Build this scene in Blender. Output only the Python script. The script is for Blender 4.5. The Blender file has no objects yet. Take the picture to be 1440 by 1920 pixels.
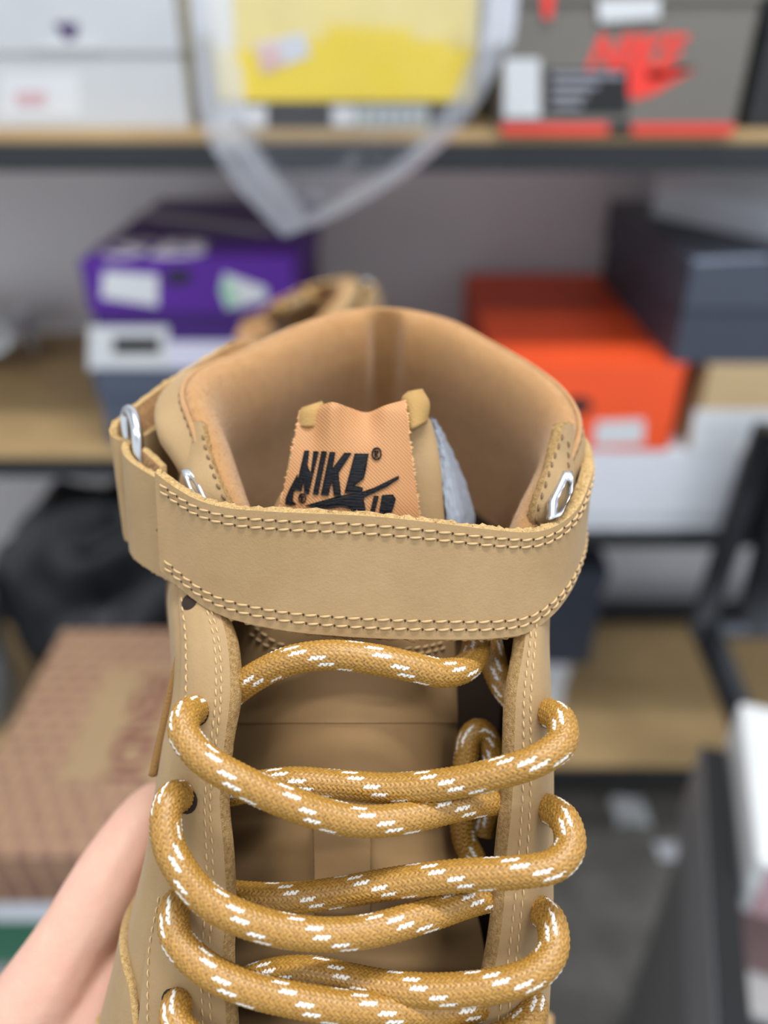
import bpy, bmesh, math, random
import numpy as np
from mathutils import Vector, Matrix, Euler

random.seed(7); rng = np.random.default_rng(7)
COL = bpy.context.scene.collection
SC = bpy.context.scene

# ------------------------------------------------------------------ camera, world, lights, exposure
HC, PITCH, F = 1.25, math.radians(32.0), 1440.0
CAM = np.array([0.0, 0.0, HC])
FWD = np.array([0.0, math.cos(PITCH), -math.sin(PITCH)])
UPV = np.array([0.0, math.sin(PITCH), math.cos(PITCH)])
RGT = np.array([1.0, 0.0, 0.0])
cd = bpy.data.cameras.new('camera'); cam = bpy.data.objects.new('camera', cd); COL.objects.link(cam)
cam.location = CAM; cam.rotation_euler = (math.radians(90) - PITCH, 0, 0)
cd.sensor_width = 36; cd.lens = 36 * F / 1920; cd.clip_start = 0.01
cd.dof.use_dof = True; cd.dof.focus_distance = 0.166; cd.dof.aperture_fstop = 5.1
SC.camera = cam
w = bpy.data.worlds.new('world'); SC.world = w; w.use_nodes = True
w.node_tree.nodes['Background'].inputs[0].default_value = (0.86, 0.93, 1.0, 1)
w.node_tree.nodes['Background'].inputs[1].default_value = 0.86
def tube_light(name, loc, sx, sy, power, color=(0.97, 0.985, 1.0), rot=(0, 0, 0)):
    l = bpy.data.lights.new(name, 'AREA'); l.shape = 'RECTANGLE'; l.size = sx; l.size_y = sy
    l.energy = power; l.color = color
    o = bpy.data.objects.new(name, l); COL.objects.link(o); o.location = loc; o.rotation_euler = rot
    return o
tube_light('ceiling_tube_light', (0.25, 0.28, 2.74), 1.2, 0.14, 24)
tube_light('ceiling_tube_light', (-0.9, -0.75, 2.74), 1.2, 0.14, 11)
tube_light('ceiling_tube_light', (1.2, -0.75, 2.74), 1.2, 0.14, 14)
SC.view_settings.view_transform = 'Standard'; SC.view_settings.look = 'None'
SC.view_settings.gamma = 1; SC.view_settings.use_curve_mapping = False
SC.view_settings.exposure = 0.47

# ------------------------------------------------------------------ helpers
def c(px, py, D):                       # photo direction and depth in mm -> world point
    D = D / 1000.0
    return CAM + RGT * ((px - 720) * D / F) + UPV * ((960 - py) * D / F) + FWD * D
def C3(pts): return np.array([c(*p) for p in pts])
def front(px, py, Y):                   # world x, z where the sight line meets the plane y = Y
    v = RGT * (px - 720) / F + UPV * (960 - py) / F + FWD
    t = Y / v[1]; return v[0] * t, HC + v[2] * t
def level(px, py, z):                   # world x, y on the plane z
    v = RGT * (px - 720) / F + UPV * (960 - py) / F + FWD
    t = (z - HC) / v[2]; return v[0] * t, v[1] * t
def lin(r, g, b):
    f = lambda u: (u / 255 / 12.92) if u / 255 <= 0.04045 else ((u / 255 + 0.055) / 1.055) ** 2.4
    return (f(r), f(g), f(b), 1)
def spl(P, n, closed=False):            # Catmull-Rom through P, n samples evenly spread over arc length
    P = np.asarray(P, float)
    if closed: Q = np.vstack([P[-1], P, P[0], P[1]])
    else: Q = np.vstack([2 * P[0] - P[1], P, 2 * P[-1] - P[-2]])
    out = []
    K = 24
    for i in range(len(Q) - 3):
        p0, p1, p2, p3 = Q[i:i + 4]
        for k in range(K):
            t = k / K
            out.append(0.5 * ((2 * p1) + (p2 - p0) * t + (2 * p0 - 5 * p1 + 4 * p2 - p3) * t * t + (3 * p1 - p0 - 3 * p2 + p3) * t ** 3))
    out.append(P[0] if closed else P[-1]); out = np.array(out)
    d = np.r_[0, np.cumsum(np.linalg.norm(np.diff(out[:, :3], axis=0), axis=1))]
    s = np.linspace(0, d[-1], n + 1)[:-1] if closed else np.linspace(0, d[-1], n)
    return np.stack([np.interp(s, d, out[:, k]) for k in range(out.shape[1])], 1)
def splu(P, n):                         # same, but evenly in the control parameter (keeps rows aligned)
    P = np.asarray(P, float); sh = P.shape; P2 = P.reshape(sh[0], -1)
    Q = np.vstack([2 * P2[0] - P2[1], P2, 2 * P2[-1] - P2[-2]])
    u = np.linspace(0, sh[0] - 1, n); i = np.minimum(u.astype(int), sh[0] - 2); t = (u - i)[:, None]
    p0, p1, p2, p3 = Q[i], Q[i + 1], Q[i + 2], Q[i + 3]
    r = 0.5 * ((2 * p1) + (p2 - p0) * t + (2 * p0 - 5 * p1 + 4 * p2 - p3) * t * t + (3 * p1 - p0 - 3 * p2 + p3) * t ** 3)
    return r.reshape((n,) + sh[1:])
def surf(ctrl, nr, nc):                 # control net [rows][cols][3] -> dense grid
    G = splu(np.asarray(ctrl, float), nr)
    return np.swapaxes(splu(np.swapaxes(G, 0, 1), nc), 0, 1)
def unit(v): return v / (np.linalg.norm(v, axis=-1, keepdims=True) + 1e-12)
def normals(G):
    du = np.gradient(G, axis=0); dv = np.gradient(G, axis=1); return unit(np.cross(du, dv))
def at(G, r, q):                        # bilinear, r and q in 0..1
    r = np.clip(np.asarray(r, float), 0, 1) * (G.shape[0] - 1); q = np.clip(np.asarray(q, float), 0, 1) * (G.shape[1] - 1)
    i = np.minimum(r.astype(int), G.shape[0] - 2); j = np.minimum(q.astype(int), G.shape[1] - 2)
    a = (r - i)[..., None]; b = (q - j)[..., None]
    return G[i, j] * (1 - a) * (1 - b) + G[i + 1, j] * a * (1 - b) + G[i, j + 1] * (1 - a) * b + G[i + 1, j + 1] * a * b
def tagp(o, label=None, cat=None, group=None, kind=None):
    for k, v in (('label', label), ('category', cat), ('group', group), ('kind', kind)):
        if v: o[k] = v
    return o
def thing(name, label, cat, loc, group=None):
    o = bpy.data.objects.new(name, None); COL.objects.link(o); o.location = loc; o.empty_display_size = 0.02
    return tagp(o, label, cat, group)
def mesh(name, V, Fc, mats, parent=None, smooth=True, mi=None, attrs=None):
    off = np.array(root_loc(parent)) if parent else np.zeros(3)
    V = np.asarray(V, float) - off
    m = bpy.data.meshes.new(name); m.from_pydata(V.tolist(), [], [list(map(int, f)) for f in Fc])
    for x in (mats if isinstance(mats, (list, tuple)) else [mats]): m.materials.append(x)
    if mi is not None: m.polygons.foreach_set('material_index', np.asarray(mi, np.int32))
    m.polygons.foreach_set('use_smooth', np.full(len(m.polygons), smooth))
    if attrs:
        for k, a in attrs.items():
            at_ = m.attributes.new(k, 'FLOAT', 'POINT'); at_.data.foreach_set('value', np.asarray(a, np.float32))
    m.update()
    o = bpy.data.objects.new(name, m); COL.objects.link(o)
    if parent: o.parent = parent
    return o
def root_loc(p):
    v = Vector((0, 0, 0))
    while p is not None: v = v + p.location; p = p.parent
    return v
def gridf(n, m, cr=False, cc=False, base=0):
    f = []
    for i in range(n if cr else n - 1):
        for j in range(m if cc else m - 1):
            a, b = (i + 1) % n, (j + 1) % m
            f.append((base + i * m + j, base + a * m + j, base + a * m + b, base + i * m + b))
    return f
def grid_obj(name, G, mat, parent, cr=False, cc=False, flip=False, **k):
    n, m = G.shape[:2]; f = gridf(n, m, cr, cc)
    if flip: f = [x[::-1] for x in f]
    return mesh(name, G.reshape(-1, 3), f, mat, parent, **k)
def sheet(name, G, t, mats, parent, side=1, jitter=0.0, flare=None):   # thick sheet; mats = face, back, raw edge
    N = normals(G) * side; n, m = G.shape[:2]
    H = G - N * t
    # rounded rim: extra ring between face and back, jittered for the raw cut
    V = np.concatenate([G.reshape(-1, 3), H.reshape(-1, 3)]); f = []; mi = []
    for q in gridf(n, m): f.append(q); mi.append(0)
    for q in gridf(n, m, base=n * m): f.append(q[::-1]); mi.append(1)
    loop = [(0, j) for j in range(m)] + [(i, m - 1) for i in range(1, n)] + [(n - 1, j) for j in range(m - 2, -1, -1)] + [(i, 0) for i in range(n - 2, 0, -1)]
    idx = [i * m + j for i, j in loop]; L = len(idx)
    K = 4; rim = []
    cen = {}
    for k in range(0, K + 1):
        a = k / K; row = []
        for e, id_ in enumerate(idx):
            p = V[id_] * (1 - a) + V[id_ + n * m] * a
            i, j = loop[e]
            ii = 1 if i == 0 else (n - 2 if i == n - 1 else i); jj = 1 if j == 0 else (m - 2 if j == m - 1 else j)
            out = unit(G[i, j] - G[ii, jj])
            if flare is not None and j == 0: p = p + unit(G[i, 0] - G[i, 1]) * flare[i] * a
            p = p + out * (t * 0.22 * math.sin(math.pi * a)) + (rng.normal(0, jitter, 3) if 0 < k < K else 0)
            row.append(p)
        rim.append(row)
    b = len(V); V = np.concatenate([V, np.array(rim).reshape(-1, 3)])
    for k in range(K):
        for e in range(L):
            e2 = (e + 1) % L
            f.append((b + k * L + e, b + (k + 1) * L + e, b + (k + 1) * L + e2, b + k * L + e2)); mi.append(2)
    if side < 0: f = [q[::-1] for q in f]
    return mesh(name, V, f, mats, parent, mi=mi)
def frames(P):
    T = unit(np.gradient(P, axis=0)); n0 = np.cross(T[0], [0.3, 0.2, 0.9]); N = [unit(n0)]
    for i in range(1, len(P)):
        v = N[-1] - T[i] * np.dot(N[-1], T[i]); N.append(unit(v))
    N = np.array(N); return T, N, np.cross(T, N)
def tube(name, P, r, mat, parent, seg=12, closed=False):
    P = np.asarray(P, float); r = np.broadcast_to(r, (len(P),)); T, N, B = frames(P)
    a = np.linspace(0, 2 * np.pi, seg, endpoint=False)
    G = P[:, None] + r[:, None, None] * (N[:, None] * np.cos(a)[None, :, None] + B[:, None] * np.sin(a)[None, :, None])
    f = gridf(len(P), seg, closed, True)
    if not closed: f += [tuple(range(seg))[::-1], tuple((len(P) - 1) * seg + k for k in range(seg))]
    return mesh(name, G.reshape(-1, 3), f, mat, parent)
CAPS = []
def capsule(A, B, N, r):                # one stitch: a low arched thread between A and B
    ax = B - A; L = np.linalg.norm(ax); ax = ax / L; S = np.cross(ax, N)
    V = []; f = []
    for (t, h, k) in ((0, -0.5, 0.45), (0.2, 0.35, 0.9), (0.5, 0.65, 1.0), (0.8, 0.35, 0.9), (1, -0.5, 0.45)):
        for q in range(6):
            a = q * math.pi / 3; V.append(A + ax * L * t + N * r * (h + k * math.sin(a)) + S * r * k * math.cos(a))
    for i in range(4):
        for q in range(6): f.append((i * 6 + q, i * 6 + (q + 1) % 6, (i + 1) * 6 + (q + 1) % 6, (i + 1) * 6 + q))
    return V, f
def stitches(name, rows, mat, parent, L=0.0023, gap=0.0007, r=0.00036, holes=False):
    V = []; f = []; HV = []; HF = []
    for P, N in rows:                   # each row: points and normals
        d = np.r_[0, np.cumsum(np.linalg.norm(np.diff(P, axis=0), axis=1))]; s = 0.0
        g = lambda x, A: np.array([np.interp(x, d, A[:, k]) for k in range(3)])
        while s + L < d[-1]:
            l = L * random.uniform(0.92, 1.06); n = unit(g(s + l / 2, N))
            sw = np.cross(n, unit(g(s + l, P) - g(s, P))) * r * 0.55
            v, q = capsule(g(s, P) - sw, g(s + l, P) + sw, n, r); b = len(V); V += v; f += [tuple(x + b for x in y) for y in q]
            if holes:
                e = g(s + l + gap / 2, P) + n * .00008; u_ = unit(g(s + l, P) - g(s, P)); w2 = np.cross(n, u_); b = len(HV)
                HV += [e + (u_ * math.cos(q_ * math.pi / 3) * .8 + w2 * math.sin(q_ * math.pi / 3)) * r * 1.05 for q_ in range(6)]; HF.append(tuple(range(b, b + 6)))
            s += l + gap
    if holes: tagp(mesh('needle_holes', HV, HF, HOLE, parent), kind='stuff')
    return tagp(mesh(name, V, f, mat, parent), kind='stuff')
def box_mesh(x0, x1, y0, y1, z0, z1, bev=0.0015):
    bm = bmesh.new(); bmesh.ops.create_cube(bm, size=1)
    for v in bm.verts: v.co = Vector(((x0 + x1) / 2 + v.co.x * (x1 - x0), (y0 + y1) / 2 + v.co.y * (y1 - y0), (z0 + z1) / 2 + v.co.z * (z1 - z0)))
    if bev: bmesh.ops.bevel(bm, geom=bm.edges[:], offset=bev, segments=2, affect='EDGES', profile=0.5)
    V = [tuple(v.co) for v in bm.verts]; bm.verts.index_update(); f = [[v.index for v in p.verts] for p in bm.faces]; bm.free()
    return V, f
def box(name, x0, x1, y0, y1, z0, z1, mat, parent=None, bev=0.0015):
    V, f = box_mesh(x0, x1, y0, y1, z0, z1, bev); return mesh(name, V, f, mat, parent, smooth=False)
def prism(name, pts, depth, mat, parent, n):   # flat polygon with thickness along n (3-D points given on the back face)
    pts = np.asarray(pts); n = np.asarray(n, float); k = len(pts)
    V = np.concatenate([pts, pts + n * depth]); f = [tuple(range(k)), tuple(range(2 * k - 1, k - 1, -1))]
    f += [(i, i + k, (i + 1) % k + k, (i + 1) % k) for i in range(k)]
    bm = bmesh.new(); vs = [bm.verts.new(v) for v in V]
    for q in f: bm.faces.new([vs[i] for i in q])
    bmesh.ops.triangulate(bm, faces=[x for x in bm.faces if len(x.verts) > 4]); bmesh.ops.recalc_face_normals(bm, faces=bm.faces[:]); bm.verts.index_update()
    V = [tuple(v.co) for v in bm.verts]; f = [[v.index for v in p.verts] for p in bm.faces]; bm.free()
    return mesh(name, V, f, mat, parent, smooth=False)
def text_obj(name, s, size, M, mat, parent, extrude=0.0004, shear=0.0, xs=1.0, bold=0.0):
    cu = bpy.data.curves.new(name, 'FONT'); cu.body = s; cu.size = size; cu.extrude = extrude; cu.shear = shear
    cu.align_x = 'CENTER'; cu.align_y = 'CENTER'; cu.offset = bold; cu.resolution_u = 3
    o = bpy.data.objects.new(name, cu); COL.objects.link(o)
    me = bpy.data.meshes.new_from_object(o.evaluated_get(bpy.context.evaluated_depsgraph_get()))
    bpy.data.objects.remove(o); me.transform(Matrix.Diagonal((xs, 1, 1, 1))); me.transform(M)
    if parent: me.transform(Matrix.Translation(-root_loc(parent)))
    me.materials.clear(); me.materials.append(mat); me.name = name
    o = bpy.data.objects.new(name, me); COL.objects.link(o)
    if parent: o.parent = parent
    return o

# ------------------------------------------------------------------ materials
def mat(name, col, rough=0.6, metal=0.0, spec=0.5, noise=None, bump=None, sheen=0.0, col2=None, coat=0.0, coords='Object'):
    m = bpy.data.materials.new(name); m.use_nodes = True; nt = m.node_tree; b = nt.nodes['Principled BSDF']
    b.inputs['Base Color'].default_value = col; b.inputs['Roughness'].default_value = rough; b.inputs['Metallic'].default_value = metal
    b.inputs['Specular IOR Level'].default_value = spec; b.inputs['Sheen Weight'].default_value = sheen; b.inputs['Coat Weight'].default_value = coat
    if sheen: b.inputs['Sheen Roughness'].default_value = 0.4; b.inputs['Sheen Tint'].default_value = (1, .93, .8, 1)
    tc = nt.nodes.new('ShaderNodeTexCoord')
    def nz(scale, detail=4, rgh=0.6):
        n = nt.nodes.new('ShaderNodeTexNoise'); n.inputs['Scale'].default_value = scale; n.inputs['Detail'].default_value = detail
        n.inputs['Roughness'].default_value = rgh; nt.links.new(tc.outputs[coords], n.inputs['Vector']); return n
    if noise:
        n = nz(noise[0], 5, 0.65); r = nt.nodes.new('ShaderNodeMix'); r.data_type = 'RGBA'
        mr = nt.nodes.new('ShaderNodeMapRange'); mr.inputs[1].default_value = 0.5 - noise[1]; mr.inputs[2].default_value = 0.5 + noise[1]
        nt.links.new(n.outputs['Fac'], mr.inputs[0]); nt.links.new(mr.outputs[0], r.inputs['Factor'])
        r.inputs['A'].default_value = col; r.inputs['B'].default_value = col2; nt.links.new(r.outputs['Result'], b.inputs['Base Color'])
    if bump:
        last = None
        for (sc, st, ds) in bump:
            n = nz(sc, 3); bp = nt.nodes.new('ShaderNodeBump'); bp.inputs['Strength'].default_value = st; bp.inputs['Distance'].default_value = ds
            nt.links.new(n.outputs['Fac'], bp.inputs['Height'])
            if last: nt.links.new(last.outputs[0], bp.inputs['Normal'])
            last = bp
        nt.links.new(last.outputs[0], b.inputs['Normal'])
    return m
LEATHER = mat('nubuck_leather', lin(164, 136, 97), 0.62, spec=0.28, noise=(60, 0.22), col2=lin(152, 124, 86), bump=[(1500, 0.25, 0.0004), (5000, 0.3, 0.00012)], sheen=0.12)
LEATHER_T = mat('smooth_tongue_leather', lin(158, 126, 86), 0.6, spec=0.28, noise=(50, 0.25), col2=lin(148, 117, 79), bump=[(2200, 0.2, 0.0002)], sheen=0.08)
SUEDE = mat('suede_back', lin(168, 122, 76), 0.95, spec=0.1, noise=(400, 0.25), col2=lin(196, 152, 100), bump=[(900, 0.8, 0.001), (3000, 0.6, 0.0004)], sheen=0.3)
RAW = mat('raw_cut_leather', lin(222, 192, 134), 0.95, spec=0.1, noise=(1400, 0.2), col2=lin(180, 136, 78), bump=[(2600, 0.9, 0.0005), (6000, 0.8, 0.0003)], sheen=0.2)
RAWD = mat('raw_eyestay_edge', lin(186, 154, 106), 0.95, spec=0.1, noise=(1300, 0.2), col2=lin(136, 104, 62), bump=[(3200, 0.9, 0.0005)])
LINING = mat('brushed_lining', lin(190, 145, 97), 0.95, spec=0.08, noise=(260, 0.25), col2=lin(176, 130, 83), bump=[(1800, 0.5, 0.0006), (5200, 0.8, 0.0003)], sheen=0.45)
THREAD = mat('stitch_thread', lin(188, 158, 114), 0.55, spec=0.4, bump=[(6000, 0.5, 0.0001)])
THREAD_E = mat('eyestay_thread', lin(196, 164, 116), 0.6)
HOLE = mat('needle_hole', lin(60, 40, 22), 0.95)
THREAD_D = mat('dark_stitch_thread', lin(120, 92, 62), 0.7)  # darker thread for the collar and lining rows
METAL = mat('brushed_steel', lin(205, 208, 212), 0.26, metal=1.0, bump=[(900, 0.08, 0.0002)])
GOLDCLOTH = mat('gold_tongue_binding', lin(172, 136, 80), 0.85, bump=[(2500, 0.7, 0.0004)])
BLACKTHREAD = mat('black_embroidery', lin(12, 13, 18), 0.6, spec=0.2, bump=[(2600, 0.9, 0.0004)])
SWOOSHEDGE = mat('side_overlay_edge', lin(140, 102, 52), 0.8, bump=[(1800, 0.6, 0.0004)])
DARK = mat('eyelet_hole_dark', lin(38, 24, 14), 0.9)
CAVITY_SHADE = mat('cavity_shade_cloth', lin(52, 38, 26), 0.95, bump=[(1800, .4, .0004)])  # near-black colour stands in for the shade deep inside the boot
def satin(m):
    nt = m.node_tree; b = nt.nodes['Principled BSDF']; tc = nt.nodes.new('ShaderNodeTexCoord'); mp = nt.nodes.new('ShaderNodeMapping'); mp.inputs['Rotation'].default_value = (0, 0, .2); mp.inputs['Scale'].default_value = (300, 2600, 3200)
    n = nt.nodes.new('ShaderNodeTexNoise'); n.inputs['Scale'].default_value = 1; bp = nt.nodes.new('ShaderNodeBump'); bp.inputs['Strength'].default_value = 1; bp.inputs['Distance'].default_value = .0003
    nt.links.new(tc.outputs['Object'], mp.inputs[0]); nt.links.new(mp.outputs[0], n.inputs['Vector']); nt.links.new(n.outputs['Fac'], bp.inputs['Height']); nt.links.new(bp.outputs[0], b.inputs['Normal'])
satin(BLACKTHREAD)
def lace_mat():
    m = mat('lace_braid', lin(176, 124, 44), 0.4, spec=0.6); nt = m.node_tree; b = nt.nodes['Principled BSDF']
    a = nt.nodes.new('ShaderNodeAttribute'); a.attribute_name = 'fleck'
    k = nt.nodes.new('ShaderNodeAttribute'); k.attribute_name = 'groove_shade_tone'
    mx = nt.nodes.new('ShaderNodeMix'); mx.data_type = 'RGBA'; mx.inputs['A'].default_value = lin(104, 68, 20); mx.inputs['B'].default_value = lin(184, 138, 60)  # grooves between plaits coloured dark as shade; kernels also vary in tone
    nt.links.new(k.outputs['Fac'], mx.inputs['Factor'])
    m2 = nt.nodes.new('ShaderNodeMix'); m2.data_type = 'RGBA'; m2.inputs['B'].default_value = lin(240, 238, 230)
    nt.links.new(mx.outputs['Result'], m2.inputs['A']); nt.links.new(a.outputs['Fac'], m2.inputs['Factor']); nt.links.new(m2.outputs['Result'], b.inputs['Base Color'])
    return m
LACE = lace_mat()
def label_mat():                       # woven satin: fine twill from two wave textures
    m = mat('woven_label', lin(214, 150, 92), 0.5, spec=0.4); nt = m.node_tree; b = nt.nodes['Principled BSDF']
    uv = nt.nodes.new('ShaderNodeUVMap')
    wv = nt.nodes.new('ShaderNodeTexWave'); wv.inputs['Scale'].default_value = 21; wv.inputs['Distortion'].default_value = 0.4; wv.bands_direction = 'DIAGONAL'
    ck = nt.nodes.new('ShaderNodeTexWave'); ck.inputs['Scale'].default_value = 26; ck.bands_direction = 'X'
    nt.links.new(uv.outputs[0], wv.inputs[0]); nt.links.new(uv.outputs[0], ck.inputs[0])
    mu = nt.nodes.new('ShaderNodeMath'); mu.operation = 'MULTIPLY'; nt.links.new(wv.outputs['Fac'], mu.inputs[0]); nt.links.new(ck.outputs['Fac'], mu.inputs[1])
    mx = nt.nodes.new('ShaderNodeMix'); mx.data_type = 'RGBA'; mx.inputs['A'].default_value = lin(172, 116, 68); mx.inputs['B'].default_value = lin(212, 168, 120)
    nt.links.new(mu.outputs[0], mx.inputs['Factor']); nt.links.new(mx.outputs['Result'], b.inputs['Base Color'])
    bp = nt.nodes.new('ShaderNodeBump'); bp.inputs['Strength'].default_value = 0.5; bp.inputs['Distance'].default_value = 0.0003
    nt.links.new(mu.outputs[0], bp.inputs['Height']); nt.links.new(bp.outputs[0], b.inputs['Normal']); return m
WOVEN = label_mat()
def skin_mat():
    m = mat('skin', lin(212, 172, 150), 0.48, spec=0.4, noise=(45, 0.22), col2=lin(208, 156, 138), bump=[(160, 0.25, 0.0012), (700, 0.3, 0.0006), (2500, 0.2, 0.0002)])
    b = m.node_tree.nodes['Principled BSDF']; b.inputs['Subsurface Weight'].default_value = 0.25
    b.inputs['Subsurface Radius'].default_value = (1.0, 0.35, 0.2); b.inputs['Subsurface Scale'].default_value = 0.004; return m
SKIN = skin_mat(); NAIL = mat('nail', lin(236, 196, 182), 0.3)
def flat(name, r, g, b, rough=0.6, **k): return mat(name, lin(r, g, b), rough, **k)
def board(name, r, g, b, rough=0.55):
    return mat(name, lin(r, g, b), rough, noise=(14, 0.3), col2=lin(r * .95, g * .95, b * .95), bump=[(300, 0.08, 0.0005)])
WALLM = mat('painted_wall', lin(228, 226, 229), 0.9, noise=(3, 0.3), col2=lin(216, 211, 216), bump=[(60, 0.1, 0.002)])
FLOORM = mat('worn_concrete', lin(112, 110, 106), 0.45, noise=(9, 0.2), col2=lin(72, 70, 66), bump=[(30, 0.2, 0.003)])
PLY = mat('plywood', lin(178, 150, 106), 0.6, noise=(20, 0.3), col2=lin(158, 130, 88))
BEAM = flat('black_steel', 30, 33, 38, 0.4)
WHITE_ST = board('white_sticker', 208, 211, 215); BLACK_INK = flat('black_ink', 22, 22, 26, 0.6); RED_INK = flat('red_ink', 232, 58, 46)
GREY_INK = flat('grey_ink', 140, 140, 150)

# ------------------------------------------------------------------ setting
YS, YW = 0.85, 1.33
Z1, Z2, Z2R, Z3 = HC - 0.0847, HC - 0.4434, HC - 0.566, HC - 1.02
def struct(o): o['kind'] = 'structure'; return o
struct(box('floor', -3, 3, -2.5, YW, -0.05, 0, FLOORM, bev=0))
struct(box('wall_back', -3, 3, YW, YW + 0.1, 0, 2.8, WALLM, bev=0))
struct(box('ceiling', -3, 3, -2.5, YW + 0.1, 2.8, 2.85, flat('ceiling_paint', 235, 235, 235, 0.9), bev=0))
# storage rack: one thing; three boards and their steel beams, posts out of frame
rack = thing('storage_rack', 'black steel storage rack with plywood shelf boards against the grey wall', 'rack', (0, YS, 0))
def shelf(x0, x1, z, depth=0.45, th=0.010, m=None):
    o = box('shelf_board', x0, x1, YS, YS + depth, z - th, z, m or PLY, rack); return o
shelf(-1.0, 1.0, Z1); shelf(-1.0, 0.09, Z2); shelf(0.1, 1.0, Z2R, .45, .01, BEAM); shelf(-1.0, 1.0, Z3, 0.36)
def beam(x0, x1, z, y, h=0.03, t=0.03, n='steel_beam'): box(n, x0, x1, y, y + t, z - h, z, BEAM, rack)
beam(-1, 1, Z1 - 0.0101, YS, 0.026); beam(-1, 0.09, Z2 - 0.0101, YS, 0.026); beam(0.1, 1, Z2R - 0.0101, YS, 0.012); beam(-1, 1, Z3 - 0.0101, YS, 0.035)
beam(-1, 1, Z3 + 0.03, YS + 0.365, 0.05)
for x in (-1.03, 1.0):
    for y in (YS, YS + 0.42): box('steel_post', x, x + 0.03, y, y + 0.03, 0, 1.9, BEAM, rack)

# ------------------------------------------------------------------ boxes
def shoe_box(name, label, x0, x1, y0, y1, z0, z1, mb, ml, lid=0.38, group=None, cat='box'):
    r = thing(name, label, cat, ((x0 + x1) / 2, (y0 + y1) / 2, z0), group)
    zl = z1 - (z1 - z0) * lid
    box('body', x0 + .003, x1 - .003, y0 + .003, y1 - .003, z0, z1 - .003, mb, r, 0.001)
    # lid as a tray: top and four skirts
    V, f = [], []
    for a in ((x0, x1, y0, y1, z1 - .002, z1), (x0, x1, y0, y0 + .002, zl, z1 - .002), (x0, x1, y1 - .002, y1, zl, z1 - .002), (x0, x0 + .002, y0, y1, zl, z1 - .002), (x1 - .002, x1, y0, y1, zl, z1 - .002)):
        v, q = box_mesh(*a, bev=0.0004); b = len(V); V += v; f += [[i + b for i in k] for k in q]
    mesh('lid', V, f, ml, r, smooth=False)
    return r
def quad_front(name, r, pix, Y, m, d=0.0006, lift=0.0):   # thin print on a face lying in the plane y = Y
    P = [(front(px, py, Y)[0], Y - lift, front(px, py, Y)[1]) for px, py in pix]
    return prism(name, P, d, m, r, (0, -1, 0))
def rect(a, b, c_, d): return [(a, b), (c_, b), (c_, d), (a, d)]
def front_text(name, s, r, px, py, Y, size, m, **k):
    x, z = front(px, py, Y)
    M = Matrix.Translation((x, Y - 0.0006, z)) @ Matrix.Rotation(math.pi / 2, 4, 'X'); return text_obj(name, s, size, M, m, r, **k)
def bars(r, x0, x1, z0, z1, Y, n, m):
    x = x0
    for i in range(n):
        wd = (x1 - x0) / n * random.uniform(.25, .7); box('barcode_bar', x, x + wd, Y - .0012, Y - .0006, z0, z1, m, r, 0); x += (x1 - x0) / n
# --- top shelf: white, yellow, grey
Y0 = YS + 0.035
x1, zb = front(360, 240, Y0)
WB = board('white_card', 192, 195, 199)
b = shoe_box('shoe_box', 'plain white shoebox with a small dark purple mark on its lid, upper shelf left', x1 - .33, x1, Y0, Y0 + .34, Z1, Z1 + .135, WB, WB, 0.5)
zl = Z1 + .135 * .5
quad_front('lid_mark', b, [(100, 42), (147, 42), (143, 72), (128, 80), (112, 60)], Y0, flat('purple_ink', 70, 50, 96))
quad_front('lid_tape', b, [(100, 76), (190, 78), (190, 92), (60, 92)], Y0, WHITE_ST, lift=.0008)
quad_front('size_label', b, rect(5, 140, 150, 220), Y0 + .003, WHITE_ST)
quad_front('label_print', b, rect(30, 172, 85, 196), Y0 + .0024, flat('pale_pink_ink', 196, 160, 166), lift=.0006)
x0, _ = front(408, 200, Y0); x1, _ = front(890, 200, Y0)
YEL = board('yellow_card', 238, 208, 40); BLK = board('black_card', 34, 36, 40)
_, zyl = front(400, 190, Y0)
b = shoe_box('shoe_box', 'yellow lidded shoebox with a black base behind the hanging clear bag', x0, x1, Y0, Y0 + .34, Z1, Z1 + .15, BLK, YEL, 1 - (zyl - Z1) / .15)
quad_front('sticker', b, [(478, 82), (570, 60), (582, 104), (492, 138)], Y0, WHITE_ST)
quad_front('sticker_print', b, [(480, 84), (520, 75), (532, 122), (492, 137)], Y0 - .0006, flat('faded_pink_print', 214, 176, 170))
quad_front('barcode_label', b, rect(412, 197, 500, 238), Y0 + .003, WHITE_ST)
quad_front('name_label', b, rect(622, 197, 668, 236), Y0 + .003, WHITE_ST)
quad_front('size_label', b, rect(672, 197, 802, 238), Y0 + .003, flat('grey_label', 176, 186, 184))
for k in range(5): quad_front('label_line', b, rect(690 + k * 22, 206, 702 + k * 22, 230), Y0 + .0024, GREY_INK)
x0, _ = front(934, 240, YS - .012); x1, _ = front(1384, 240, YS - .012)
GRY = board('warm_grey_card', 112, 108, 101); YG = YS - .012
RED = board('red_card', 226, 56, 44)
b = shoe_box('shoe_box', 'warm grey shoebox with red logo and red base strip, upper shelf right', x0, x1, YG, YG + .35, Z1, Z1 + .17, GRY, GRY, 0.36)
zt = Z1 + .17 * .64
_, zr = front(1000, 232, YG)
quad_front('base_strip', b, [(938, 232), (1140, 232), (1140, 252), (942, 252)], YG + .003, RED)
quad_front('base_strip', b, [(1185, 232), (1378, 232), (1374, 252), (1185, 252)], YG + .003, RED)
quad_front('thumb_notch', b, rect(1142, 228, 1183, 251), YG + .003, BLACK_INK)
x, z = front(1180, 100, YG + .003)
front_text('logo_text', 'NIKE', b, 1183, 103, YG + .003, .039, RED_INK, shear=.35, xs=.98, bold=.0016)
sw = [(1172, 128), (1166, 158), (1172, 178), (1190, 186), (1225, 176), (1305, 128), (1240, 148), (1212, 150), (1216, 132), (1240, 122), (1200, 118)]
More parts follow.
